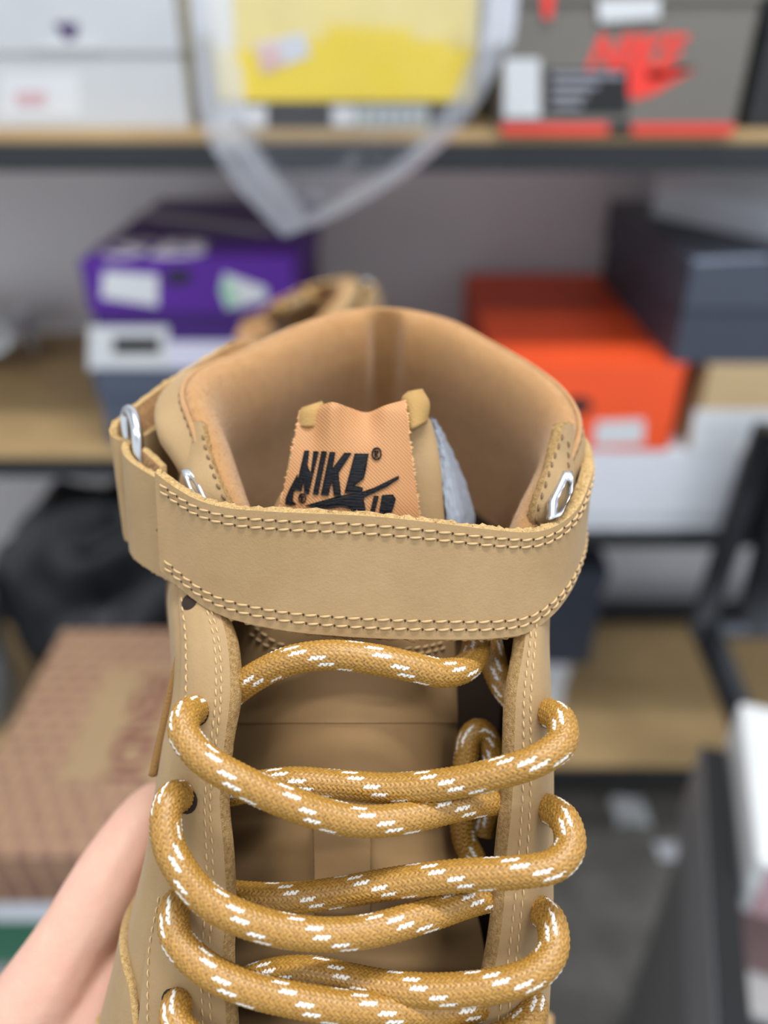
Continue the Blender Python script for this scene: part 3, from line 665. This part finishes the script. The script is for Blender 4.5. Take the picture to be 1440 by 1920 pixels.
for (a, u) in prof:
    k = np.where(a < 0, 1 + 1.0 * pads * isback * (1 - notch) - .85 * notch, 1)
    kk = (0.62 + .5 * isback)
    lin_rows.append(crest + nn * (a * k * kk)[:, None] / 1000 + UPS[None] * (u * (0.55 + .55 * isback))[:, None] / 1000)
LG_ = np.array(lin_rows); LGd = splu(LG_, 70)
grid_obj('collar_lining', LGd, LINING, boot)
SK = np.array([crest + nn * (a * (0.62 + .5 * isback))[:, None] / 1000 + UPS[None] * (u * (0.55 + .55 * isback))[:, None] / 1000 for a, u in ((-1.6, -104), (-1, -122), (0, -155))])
grid_obj('cavity_shade_skirt', splu(SK, 12), CAVITY_SHADE, boot)  # dark strip below the lining, paints the cavity's shade
NLG = normals(LGd); V, f = [], []
for k in range(9000):
    a_, b_ = random.random() ** 1.6 * .62, random.random(); p = at(LGd, a_, b_); n_ = at(NLG, a_, b_); n_ = n_ if np.dot(n_, CAM - p) > 0 else -n_
    d_ = unit(n_ + rng.normal(0, .7, 3)); l = random.uniform(.0003, .0009); s_ = unit(np.cross(d_, FWD)) * .00004; q = len(V); V += [p - s_, p + s_, p + d_ * l]; f.append((q, q + 1, q + 2))
tagp(mesh('lining_fuzz', V, f, LINING, boot), kind='stuff')
prof2 = [(2.6, -1.5), (3.6, -3), (5.2, -7), (5.8, -13), (4.8, -22), (3.5, -34), (3.0, -48)]
lf = (hc_ < -20) * np.clip((.215 - crest @ FWD) / .015, 0, 1)
k0 = (0.62 + .5 * isback) / (.6 + .4 * np.clip(isback * 1.6 + .35, 0, 1) + .95 * lf)
lf = lf * np.clip((np.arange(nC) - 5) / 16, 0, 1)
bulg = .6 + .4 * np.clip(isback * 1.6 + .35, 0, 1) + .95 * lf
out_rows = [crest + nn * (a * bulg * (k0 if i == 0 else 1) * (np.where(lf > 0, 1 - .3 * lf, 1) if i == 1 else 1))[:, None] / 1000 + UPS[None] * (u * (.5 + .55 * isback))[:, None] / 1000 for i, (a, u) in enumerate(prof2)]
for a, u in ((2.4, -20), (1.6, -42)): out_rows.append(out_rows[6] + nn * ((a - 3.0) * bulg)[:, None] / 1000 + UPS[None] * (u * np.clip(isback * 2, 0, 1))[:, None] / 1000)
grid_obj('collar_panel', splu(np.array(out_rows), 54)[:, 7:-8], LEATHER, boot, flip=True)
tube('lining_seam', (crest + nn * .0021 + UPS * -.0005)[6:-6], .0007, LINING, boot, seg=8)
rows_ = []
edge = crest + nn * .0027 + UPS * -.0008
rows_.append((edge[8:44], (nn * .7 + UPS * .7)[8:44])); rows_.append((edge[-40:-8], (nn * .7 + UPS * .7)[-40:-8]))
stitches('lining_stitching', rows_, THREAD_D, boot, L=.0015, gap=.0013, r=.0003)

# --- strap
ST = [(290, 886, 300, 1070, 175.8), (328, 914, 342, 1107, 173.5), (372, 938, 392, 1143, 170.5), (430, 953, 450, 1165, 168), (520, 960, 545, 1184, 165.5), (620, 964, 640, 1193, 164.3), (720, 970, 735, 1198, 164),
      (830, 982, 845, 1199, 164.4), (920, 993, 925, 1197, 165.8), (995, 998, 990, 1186, 168.5), (1045, 985, 1038, 1152, 172), (1082, 955, 1070, 1110, 176.5), (1103, 912, 1088, 1070, 182), (1113, 872, 1096, 1035, 190), (1107, 836, 1092, 1000, 200), (1086, 806, 1074, 972, 210), (1056, 782, 1048, 946, 221), (1008, 745, 1002, 910, 233), (935, 705, 930, 870, 246), (840, 672, 836, 836, 257), (740, 655, 738, 818, 263)]
rowsT = []
for t in (0, .25, .5, .75, 1):
    bulge = 0
    rowsT.append([c(a * (1 - t) + e * t, b_ * (1 - t) + f_ * t, d + 3.5 * t) for a, b_, e, f_, d in ST])
GS = np.swapaxes(surf(np.array(rowsT), 40, 230), 0, 1)      # along, across
NS = normals(GS); sS = 1 if np.mean(np.sum(NS[80] * camdir(GS[80]), -1)) > 0 else -1
strap = sheet('ankle_strap', GS, .0029, [LEATHER, SUEDE, RAW], boot, sS, .00022)
rows_ = []
for t in (.075, .145, .845, .915):
    q = np.linspace(.012, .93, 240); tt = np.full(240, t)
    if t in (.845, .915): tt = tt - .0
    rows_.append((at(GS, q, tt) + at(NS * sS, q, tt) * .0001, at(NS * sS, q, tt)))
stitches('strap_stitching', rows_, THREAD, strap, L=.0024, gap=.0008, r=.00031, holes=True)
# raw fibres along the strap's upper edge
V, f = [], []
for k in range(420):
    q = random.uniform(.02, .9); p = at(GS, q, 0.0) - at(NS * sS, q, 0.0) * random.uniform(.0003, .0026); d_ = unit(UPS + rng.normal(0, .6, 3)); l = random.uniform(.0004, .0013)
    s_ = unit(np.cross(d_, FWD)) * .00012; b_ = len(V); V += [p - s_, p + s_, p + d_ * l]; f.append((b_, b_ + 1, b_ + 2))
tagp(mesh('raw_edge_fibres', V, f, RAW, strap), kind='stuff')
# strap loop round the ring, back strap, ring
def band(name, path, dy, dd, dx, t, parent, side):
    top = spl(C3(path), 60); bot = spl(C3([(x + dx, y + dy, d + dd) for x, y, d in path]), 60)
    G = np.stack([top * (1 - a) + bot * a for a in np.linspace(0, 1, 16)], 1); return sheet(name, G, t, [LEATHER, SUEDE, RAW], parent, side, .0002), G
loop, GLp = band('strap_loop', [(345, 930, 178.5), (305, 903, 181), (268, 882, 184), (240, 862, 187), (229, 846, 189.5), (230, 832, 192), (248, 828, 194), (278, 842, 191.5), (312, 872, 186.5)], 188, 5, 14, .0019, boot, 1)
q = np.linspace(0, .22, 30)
back, GBk = band('heel_strap', [(640, 652, 262), (560, 656, 259), (500, 652, 254), (440, 642, 245), (386, 670, 234), (318, 711, 218), (262, 750, 207), (224, 781, 200), (208, 797, 197.5), (205, 811, 196), (217, 823, 195), (248, 826, 196.5), (290, 806, 201), (318, 775, 207)], 196, 5, 26, .0019, boot, -1)
nB = normals(GBk)
sb = []
for t in (.05, .9, .96):
    q = np.linspace(.42, .76, 80); tt = np.full(80, t); sb.append((at(GBk, q, tt) - at(nB, q, tt) * 0.00005, -at(nB, q, tt)))
stitches('heel_strap_stitching', sb, THREAD, back, L=.0022, gap=.0007, r=.0003)
ring = spl(C3([(272, 1030, 196), (268, 940, 193), (261, 870, 191), (258, 820, 190), (253, 788, 191.5), (244, 770, 194), (237, 776, 197), (238, 820, 198), (246, 900, 200), (256, 1000, 202), (266, 1034, 200)]), 90, True)
tube('metal_ring', ring, .00145, METAL, boot, seg=14, closed=True)
# hexagonal metal eyelets
def hexring(outer, inner, d0, d1, y0, y1, nrm):
    n = 40
    O = spl(np.array([(x, y, 0) for x, y in outer], float), n, True)[:, :2]; I = spl(np.array([(x, y, 0) for x, y in inner], float), n, True)[:, :2]
    pos = lambda P: np.array([c(x, y, np.interp(y, [y0, y1], [d0, d1])) for x, y in P])
    o_, i_ = pos(O), pos(I); h = nrm * .0016; mid = (o_ * .8 + i_ * .2)
    V = np.concatenate([o_, o_ + h * .7, mid + h, (o_ * .15 + i_ * .85) + h * .9, i_, i_ - h * .5]); f = gridf(6, n, False, True)
    return mesh('metal_eyelet', V, f, METAL, boot)
pol = lambda L: [p for a, b_ in zip(L, L[1:] + L[:1]) for p in (a, ((a[0] * .7 + b_[0] * .3), (a[1] * .7 + b_[1] * .3)), ((a[0] * .3 + b_[0] * .7), (a[1] * .3 + b_[1] * .7)))]
nr_ = unit(camdir(c(1045, 930, 178)) * .8 + RGT * .4)
hexring(pol([(1052, 883), (1069, 884), (1069, 915), (1046, 968), (1024, 976), (1025, 940)]), pol([(1060, 902), (1067, 906), (1062, 935), (1048, 958), (1041, 961), (1045, 932)]), 180, 172.5, 880, 975, nr_)
nl_ = unit(camdir(c(365, 910, 178)) * .8 - RGT * .3)
hexring(pol([(343, 880), (358, 878), (376, 897), (394, 938), (380, 950), (356, 915)]), pol([(360, 899), (364, 900), (369, 910), (374, 922), (371, 923), (365, 913)]), 180.5, 175, 878, 950, nl_)

# --- tongue
TG = [row(930, (524, 585, 655, 735, 800), (190, 186, 185, 186, 190)),
      row(1020, (480, 565, 655, 755, 830), (189.5, 184.5, 183, 184, 189)),
      row(1120, (440, 545, 655, 760, 850), (200, 186.5, 182, 184.5, 198)),
      row(1200, (430, 540, 650, 760, 852), (200, 186, 181, 184, 198)),
      row(1350, (425, 540, 650, 760, 858), (199, 185, 179.8, 183, 197)),
      row(1500, (415, 535, 650, 762, 856), (198, 185, 179.5, 182.5, 196)),
      row(1650, (410, 530, 648, 770, 880), (196, 184.5, 180, 183, 195)),
      row(1800, (405, 530, 648, 780, 910), (194, 183, 178.5, 182, 193)),
      row(2060, (400, 530, 648, 780, 920), (190, 180, 176, 179, 188))]
GT = surf(net(TG), 180, 60); NT = normals(GT); sT = 1 if np.mean(np.sum(NT * camdir(GT), -1)) > 0 else -1; NT = NT * sT
tongue = sheet('tongue', GT, .004, [LEATHER_T, SUEDE, RAWD], boot, sT)
ty = lambda y: np.interp(y, [930, 1020, 1120, 1200, 1350, 1500, 1650, 1800, 2060], np.linspace(0, 1, 9))
rw = [grow(GT, NT, [(ty(1180), .12), (ty(1207), .22), (ty(1217), .38), (ty(1219), .6), (ty(1216), .8), (ty(1205), .92)], lift=.0009), grow(GT, NT, [(ty(1190), .10), (ty(1219), .2), (ty(1231), .38), (ty(1233), .6), (ty(1229), .8), (ty(1216), .94)], lift=.0009)]
stitches('tongue_stitching', rw, THREAD, tongue, L=.0022, gap=.0008, r=.0003)
tt_ = np.linspace(ty(960), ty(1354), 40)[:, None]; qq_ = np.linspace(.01, .99, 50)[None]
sheet('tongue_upper_panel', at(GT + NT * .0007, tt_ - .004 * np.sin(qq_ * np.pi) * 0, qq_ * np.ones((40, 1))), .0012, [LEATHER_T, SUEDE, LEATHER_T], boot, sT)
# lace keeper tab
KP = [[(586, 1540, 181.3), (640, 1541, 180.6), (693, 1543, 181.3)], [(588, 1556, 178.7), (640, 1557, 178.2), (694, 1559, 178.7)], [(590, 1640, 178.1), (642, 1641, 177.5), (694, 1643, 178.1)], [(592, 1705, 179.1), (643, 1706, 178.5), (694, 1707, 179.1)], [(592, 1722, 180.5), (643, 1723, 179.9), (694, 1723, 180.5)]]
sheet('lace_keeper', surf(net(KP), 40, 16), .0015, [LEATHER_T, SUEDE, RAWD], boot, sT)
gk = surf(net(KP), 40, 16); kn = normals(gk) * sT
stitches('keeper_stitching', [(gk[38] + kn[38] * .0003, kn[38])], THREAD, boot, L=.0016, gap=.0006, r=.0003)
# upper tongue: padded leather body, gold binding corners, woven label
def pillow(name, outline_l, outline_r, D0, thick, m, nr=40, ncol=24):
    Lp = splu(np.array(outline_l, float), nr); Rp = splu(np.array(outline_r, float), nr)
    G = np.zeros((nr, ncol * 2, 3))
    for i in range(nr):
        for j in range(ncol * 2):
            a = j / (ncol * 2) * 2 * math.pi; t = .5 - .5 * math.cos(a); h = math.sin(a)
            p = Lp[i] * (1 - t) + Rp[i] * t
            G[i, j] = c(p[0], p[1], p[2] - (h * thick * (1 if h > 0 else 1.6)))
    n, mm = G.shape[:2]; f = gridf(n, mm, False, True); V = G.reshape(-1, 3).tolist()
    for rr, fl in ((0, False), (n - 1, True)):
        f.append(tuple(range(rr * mm, rr * mm + mm)) if fl else tuple(range(rr * mm, rr * mm + mm))[::-1])
    o = mesh(name, V, f, m, boot)
    bm = bmesh.new(); bm.from_mesh(o.data); bmesh.ops.recalc_face_normals(bm, faces=bm.faces[:]); bm.to_mesh(o.data); bm.free(); o.data.polygons.foreach_set('use_smooth', [True] * len(o.data.polygons)); return o
pillow('tongue_padding', [(565, 775, 186), (556, 800, 185.5), (540, 870, 185), (528, 950, 185), (515, 1030, 186)], [(796, 772, 188), (812, 800, 187), (826, 870, 186), (832, 950, 186), (838, 1030, 187)], 0, 3.6, LEATHER)
pillow('gold_binding', [(566, 764, 186), (560, 776, 185), (556, 800, 185)], [(604, 752, 186), (612, 768, 185), (614, 800, 185)], 0, 4.2, GOLDCLOTH, 14, 12)
pillow('gold_binding', [(764, 734, 186), (752, 752, 185), (758, 812, 184)], [(792, 729, 187), (806, 756, 186), (802, 790, 185.5)], 0, 4.6, GOLDCLOTH, 18, 12)
WL = [[(567, 768, 185), (592, 764, 183.5), (622, 754, 177.5), (655, 764, 179.5), (688, 773, 183), (722, 760, 180), (758, 750, 181)],
      [(562, 780, 183.5), (588, 776, 182), (620, 772, 176.8), (652, 778, 178.8), (688, 784, 181.4), (724, 776, 178.8), (763, 776, 179.4)],
      [(551, 830, 181.5), (585, 830, 180.4), (618, 830, 177.2), (653, 832, 178), (690, 834, 178.6), (728, 834, 178.2), (769, 832, 179.4)],
      [(538, 890, 181), (575, 890, 178.8), (612, 892, 177.6), (652, 894, 177.4), (692, 895, 177.6), (732, 895, 177.9), (777, 893, 179.8)],
      [(525, 950, 181), (566, 952, 178.8), (606, 954, 177.6), (648, 956, 177.2), (692, 957, 177.2), (736, 958, 177.8), (785, 958, 180)],
      [(514, 1010, 182), (560, 1012, 179.6), (602, 1014, 178.2), (648, 1016, 177.8), (692, 1018, 178), (738, 1018, 178.8), (790, 1018, 181)]]
WLg = surf(np.array(WL), 80, 100)             # in (px, py, D)
WP = np.array([[c(*p) for p in r_] for r_ in WLg])
nw = normals(WP); sW = 1 if np.mean(np.sum(nw * camdir(WP), -1)) > 0 else -1
lab = sheet('woven_label', WP, .0007, [WOVEN, WOVEN, WOVEN], boot, sW)
uvl = lab.data.uv_layers.new(name='UVMap'); co = np.zeros(len(lab.data.vertices) * 3); lab.data.vertices.foreach_get('co', co); co = co.reshape(-1, 3) + ROOT
rel = co - c(650, 860, 178); uu = rel @ RGT / .030; vv = rel @ UPV / .030
li = np.zeros(len(lab.data.loops), np.int32); lab.data.loops.foreach_get('vertex_index', li)
uvl.data.foreach_set('uv', np.stack([uu[li], vv[li]], 1).ravel())
# embroidered letters: outlines laid on the label's own surface
flatpx = WLg[..., :2].reshape(-1, 2); flatD = WLg[..., 2].reshape(-1)
def labD(px, py):
    d = (flatpx[:, 0] - px) ** 2 + (flatpx[:, 1] - py) ** 2; k = np.argpartition(d, 6)[:6]; w_ = 1 / (d[k] + 1e-3); return float((flatD[k] * w_).sum() / w_.sum())
def emb(name, polys, lift=.0007, m=BLACKTHREAD):
    bm = bmesh.new()
    for pl in polys:
        P = [(500 + x / 3.43, 700 + y / 3.43) for x, y in pl]
        vs = [bm.verts.new((x, y, 0)) for x, y in P]
        fc = bm.faces.new(vs)
    bmesh.ops.triangulate(bm, faces=bm.faces[:])
    for _ in range(4):
        long_ = [e for e in bm.edges if e.calc_length() > 7]
        if not long_: break
        bmesh.ops.subdivide_edges(bm, edges=long_, cuts=1); bmesh.ops.triangulate(bm, faces=[q for q in bm.faces if len(q.verts) > 3])
    bnd = {v for e in bm.edges if e.is_boundary for v in e.verts}
    V0 = [(v.co.x, v.co.y, v in bnd) for v in bm.verts]; bm.verts.index_update(); fc = [[v.index for v in q.verts] for q in bm.faces]
    bedges = [(e.verts[0].index, e.verts[1].index) for e in bm.edges if e.is_boundary]; bm.free()
    V = []
    for x, y, bb in V0:
        p = c(x, y, labD(x, y)); V.append(p + camdir(p) * (lift * (.62 if bb else 1.0)))
    n = len(V); V += [c(x, y, labD(x, y)) for x, y, _ in V0]
    fc = fc + [(a, b_, b_ + n, a + n) for a, b_ in bedges]
    o = mesh(name, V, fc, m, lab); return o
emb('letter_n', [[(242, 495), (274, 497), (262, 590), (282, 640), (300, 500), (334, 502), (270, 778), (240, 772), (236, 690), (222, 760), (183, 752)]])
emb('letter_i', [[(352, 500), (387, 502), (331, 781), (296, 777)]])
emb('letter_k', [[(405, 505), (442, 507), (424, 610), (500, 510), (546, 512), (462, 640), (480, 792), (432, 788), (418, 690), (398, 786), (347, 782)]])
emb('letter_e', [[(566, 515), (656, 516), (647, 572), (598, 568), (588, 624), (637, 626), (627, 674), (578, 671), (566, 722), (620, 734), (612, 778), (500, 768)]])
emb('swoosh_mark', [[(196, 650), (150, 735), (122, 800), (118, 840), (150, 850), (190, 842), (166, 820), (172, 770), (202, 690)],
     [(250, 848), (400, 806), (480, 785), (600, 766), (690, 735), (848, 658), (853, 676), (770, 732), (640, 792), (626, 800), (600, 890), (540, 872), (480, 856), (400, 868), (300, 866)]])
emb('letter_a', [[(580, 800), (622, 790), (640, 900), (610, 905), (604, 872), (560, 900), (530, 900)]])
emb('letter_i', [[(690, 786), (722, 788), (696, 892), (666, 890)]])
emb('letter_r', [[(742, 782), (812, 778), (831, 806), (818, 858), (800, 905), (768, 905), (792, 850), (803, 822), (790, 806), (766, 808), (752, 900), (722, 900)]])
def ringpoly(cx, cy, rx, ry_, t, n=20):
    out = []
    for k in range(n):
        a, b_ = 2 * math.pi * k / n, 2 * math.pi * (k + 1) / n
        out.append([(cx + rx * math.cos(a), cy + ry_ * math.sin(a)), (cx + rx * math.cos(b_), cy + ry_ * math.sin(b_)), (cx + (rx - t) * math.cos(b_), cy + (ry_ - t) * math.sin(b_)), (cx + (rx - t) * math.cos(a), cy + (ry_ - t) * math.sin(a))])
    return out
for cx, cy, k in ((707, 517, 1.0), (228, 803, .78)):
    emb('registered_mark', ringpoly(cx, cy, 33 * k, 42 * k, 9 * k) + [[(cx - 14 * k, cy - 22 * k), (cx - 5 * k, cy - 22 * k), (cx - 5 * k, cy + 24 * k), (cx - 14 * k, cy + 24 * k)], [(cx - 5 * k, cy - 22 * k), (cx + 12 * k, cy - 18 * k), (cx + 12 * k, cy - 2 * k), (cx - 5 * k, cy + 3 * k), (cx - 5 * k, cy - 4 * k), (cx + 4 * k, cy - 8 * k), (cx + 4 * k, cy - 14 * k), (cx - 5 * k, cy - 15 * k)], [(cx - 1 * k, cy + 1 * k), (cx + 15 * k, cy + 24 * k), (cx + 6 * k, cy + 24 * k), (cx - 5 * k, cy + 6 * k)]])
# frayed selvedge of the label
V, f = [], []
for k in range(150):
    rr = random.random(); e = random.choice((0, 1)); p = at(WP, rr, float(e)); d_ = unit((RGT if e else -RGT) + rng.normal(0, .5, 3)); l = random.uniform(.0003, .0009); s_ = UPV * .00018; b_ = len(V)
    V += [p - s_, p + s_, p + d_ * l]; f.append((b_, b_ + 1, b_ + 2))
tagp(mesh('selvedge_threads', V, f, mat('label_thread', lin(226, 172, 118), .7), lab), kind='stuff')
# plastic stuffing seen beside the tongue
PL = [[(810, 782, 196), (813, 784, 196), (816, 787, 197)], [(818, 830, 194), (830, 832, 194), (846, 842, 198)], [(828, 890, 192), (850, 892, 193), (872, 902, 198)], [(836, 965, 190), (864, 965, 191), (890, 966, 197)], [(840, 1040, 190), (868, 1040, 191), (894, 1040, 197)]]
PLg = surf(net(PL), 40, 20); PLg = PLg + rng.normal(0, .00012, PLg.shape)
tagp(sheet('plastic_liner', PLg, .0005, [flat('grey_white_plastic', 134, 140, 150, .35)] * 3, boot, 1), 'grey white plastic sheet tucked beside the tongue')

# --- laces: braided tube with real plaits
def lace(paths):
    VV, FF, fl, ti = [], [], [], []; base = 0
    COLS, PER = 24, 3; seg = COLS * PER; pitch = .00112; step = pitch / 4.6
    for path, r0 in paths:
        ctl = C3(path); n = int(np.linalg.norm(np.diff(spl(ctl, 200), axis=0), axis=1).sum() / step); P = spl(ctl, n); T, N, B = frames(P)
        s = np.arange(n) * step; a = np.arange(seg); k = a // PER; uf = (a % PER + .5) / PER - .5
        sg = np.where(k % 2 == 0, 1.0, -1.0)
        ph = s[:, None] / pitch + (sg * uf * .95)[None, :] + (k % 4 // 2 * .5)[None]
        hgt = np.sqrt(np.abs(np.sin(np.pi * ph))) * np.cos(np.pi * uf * .86)[None] ** .5
        tw = s * 0
        ang = (2 * np.pi * a / seg)[None] + (s * 26)[:, None] * .0 + tw[:, None]
        rad = r0 * (1 + .012 * np.sin(s * 170))[:, None] - .00042 + .0006 * hgt
        # slightly flattened section
        G = P[:, None] + rad[..., None] * (N[:, None] * np.cos(ang)[..., None] + B[:, None] * np.sin(ang)[..., None])
        m_ = np.floor(ph).astype(int)
        w_ = (((m_ - (k[None] * 1.25).astype(int)) % 15) < 3) & (k[None] % 2 == 0)
        VV.append(G.reshape(-1, 3)); FF += gridf(n, seg, False, True, base); base += n * seg
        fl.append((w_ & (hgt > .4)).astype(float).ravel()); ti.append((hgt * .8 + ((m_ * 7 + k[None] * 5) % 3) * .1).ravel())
    return mesh('shoelace', np.concatenate(VV), FF, LACE, boot, attrs={'fleck': np.concatenate(fl), 'groove_shade_tone': np.concatenate(ti)})
R = .00315
LACES = [
 ([(398, 1338, 180), (430, 1305, 176), (480, 1268, 171), (545, 1238, 167), (620, 1228, 165), (700, 1236, 164.5), (770, 1250, 165.5), (830, 1262, 168), (872, 1252, 173), (890, 1225, 179), (894, 1190, 184)], R),
 ([(905, 1150, 188), (915, 1200, 187), (928, 1250, 186), (950, 1295, 184), (990, 1335, 180)], R),
 ([(372, 1338, 173), (366, 1332, 167.5), (349, 1342, 161.5), (347, 1378, 157.5), (385, 1425, 155), (450, 1463, 154), (530, 1500, 155), (605, 1526, 157), (680, 1540, 158.5), (760, 1534, 161), (840, 1515, 165), (905, 1503, 170), (962, 1498, 175)], R),
 ([(1018, 1338, 175), (1030, 1338, 170.5), (1052, 1352, 164.5), (1052, 1392, 159.5), (1008, 1425, 157), (940, 1448, 158), (850, 1468, 161), (740, 1478, 165), (640, 1472, 168), (550, 1466, 170), (480, 1474, 173), (415, 1488, 176)], R),
 ([(888, 1610, 189), (870, 1570, 188), (868, 1500, 187), (874, 1420, 186.5), (880, 1385, 186.5), (897, 1370, 187), (915, 1385, 188), (924, 1430, 189), (920, 1500, 190), (905, 1560, 191)], .0029),
 ([(352, 1500, 172.5), (344, 1494, 167), (322, 1496, 161.5), (311, 1540, 158), (322, 1600, 155.5), (368, 1668, 154), (430, 1712, 153.5), (520, 1742, 154.5), (610, 1752, 156), (700, 1744, 157.5), (800, 1716, 161.5), (880, 1690, 167), (945, 1676, 173)], R),
 ([(1018, 1518, 174), (1032, 1518, 169), (1060, 1540, 163), (1068, 1588, 158.5), (1036, 1624, 156), (960, 1636, 156.5), (860, 1642, 159.5), (740, 1656, 163.5), (620, 1676, 167.5), (520, 1685, 170.5), (415, 1678, 174)], R),
 ([(350, 1700, 171), (342, 1690, 166), (326, 1706, 161), (332, 1760, 157.5), (380, 1812, 155), (450, 1848, 154), (540, 1872, 155), (640, 1888, 156.5), (740, 1894, 158.5), (850, 1890, 162), (930, 1880, 168)], R),
 ([(1000, 1708, 173), (1012, 1708, 168), (1034, 1730, 162.5), (1036, 1782, 158.5), (1002, 1824, 156), (930, 1848, 156), (820, 1858, 158), (720, 1850, 161), (640, 1834, 164), (570, 1822, 167), (505, 1828, 170.5), (430, 1852, 175)], R),
 ([(352, 1892, 170), (345, 1880, 165), (330, 1888, 160.5), (334, 1925, 157), (390, 1975, 154.5), (470, 2010, 154), (600, 2040, 155)], R),
 ([(990, 1886, 171), (1000, 1888, 166), (985, 1920, 161), (940, 1950, 158), (840, 1975, 157), (700, 1990, 158)], R),
]
lace(LACES)

# second boot of the pair, standing behind: copy of the boot and its parts
def copy_tree(o, parent=None):
    q = o.copy(); COL.objects.link(q); q.parent = parent
    for ch in list(o.children): copy_tree(ch, q)
    return q
boot2 = copy_tree(boot)
boot2['label'] = 'second wheat high-top boot, blurred, only its collar showing behind the nearer boot'
TARGET2 = c(556, 604, 610)
Rm = Matrix.Rotation(math.radians(27), 3, Vector(-FWD).normalized()) @ Matrix.Rotation(math.radians(166), 3, Vector(UPS).normalized())
boot2.rotation_euler = Rm.to_euler()
anchor = Rm @ Vector(c(710, 790, 205) - ROOT)
boot2.location = Vector(TARGET2) - anchor
low = []
for ch in boot2.children:
    if ch.name.startswith('shoelace'): continue
    low += [(Rm @ v.co) + boot2.location for v in list(ch.data.vertices)[::3]]
lz = min(v.z for v in low); lv = [v for v in low if v.z < lz + .03]; mx_, my_ = sum(v.x for v in lv) / len(lv), sum(v.y for v in lv) / len(lv)
sup = thing('tall_carton', 'plain tall kraft carton under the blurred second boot', 'carton', (mx_, my_, 0))
box('body', mx_ - .06, mx_ + .06, my_ - .06, my_ + .06, 0, lz - .03, TAN, sup); box('lid', mx_ - .062, mx_ + .062, my_ - .062, my_ + .062, lz - .03, lz + .001, TAN, sup)

# ------------------------------------------------------------------ the hand
def hand():
    root = thing('person', 'hand of a person holding the boot from the left, thumb along its side', 'person', c(60, 1900, 215))
    bm = bmesh.new()
    def chain(pts, seg=20):
        P = spl(np.array([list(c(x, y, d)) + [r] for x, y, d, r in pts]), 24)
        for i in range(len(P) - 1):
            a, b_ = Vector(P[i][:3]), Vector(P[i + 1][:3]); ra, rb = P[i][3] / 1000, P[i + 1][3] / 1000
            for t in (0, .5):
                q = a.lerp(b_, t); bmesh.ops.create_icosphere(bm, subdivisions=2, radius=ra * (1 - t) + rb * t, matrix=Matrix.Translation(q))
        bmesh.ops.create_icosphere(bm, subdivisions=2, radius=P[-1][3] / 1000, matrix=Matrix.Translation(Vector(P[-1][:3])))
    chain([(290, 1512, 224, 7.2), (266, 1545, 219, 8.6), (232, 1602, 213, 9.8), (196, 1668, 209, 10.8), (150, 1745, 207, 10.8), (98, 1832, 206, 12), (20, 1950, 208, 14), (-90, 2120, 214, 19)])
    chain([(234, 1745, 216, 6.5), (208, 1840, 211, 10.5), (146, 1960, 213, 16), (40, 2060, 222, 18)])
    chain([(-90, 2100, 222, 20), (20, 2060, 236, 19), (160, 2080, 250, 17)])
    chain([(-60, 2200, 222, 20), (80, 2260, 236, 20), (200, 2280, 250, 17)])
    chain([(-90, 2150, 216, 20), (-250, 2350, 220, 23), (-480, 2600, 226, 26), (-900, 3000, 236, 32)])
    for (x, y, l) in ((90, 1960, 1.0), (110, 2080, 1.08), (120, 2190, 1.0), (110, 2300, .82)):
        chain([(x - 60, y + 10, 236, 11), (x + 60, y - 30, 258, 9.5), (x + 190 * l, y - 70, 276, 8.6), (x + 330 * l, y - 90, 283, 7.8), (x + 430 * l, y - 95, 282, 6.6)])
    me = bpy.data.meshes.new('hand'); bm.to_mesh(me); bm.free()
    o = bpy.data.objects.new('hand', me); COL.objects.link(o)
    md = o.modifiers.new('r', 'REMESH'); md.mode = 'VOXEL'; md.voxel_size = .0013
    sm = o.modifiers.new('s', 'SMOOTH'); sm.factor = .5; sm.iterations = 7
    m2 = bpy.data.meshes.new_from_object(o.evaluated_get(bpy.context.evaluated_depsgraph_get())); bpy.data.objects.remove(o)
    m2.transform(Matrix.Translation(-root.location)); m2.materials.clear(); m2.materials.append(SKIN); m2.polygons.foreach_set('use_smooth', [True] * len(m2.polygons)); m2.name = 'hand'
    o = bpy.data.objects.new('hand', m2); COL.objects.link(o); o.parent = root
    nl = surf(net([[(292, 1496, 201.5), (300, 1490, 204), (310, 1484, 207)], [(276, 1512, 200.5), (284, 1504, 203.5), (296, 1496, 207)], [(262, 1530, 200.5), (268, 1522, 203), (280, 1512, 206)]]), 10, 10)
    return root
hand()
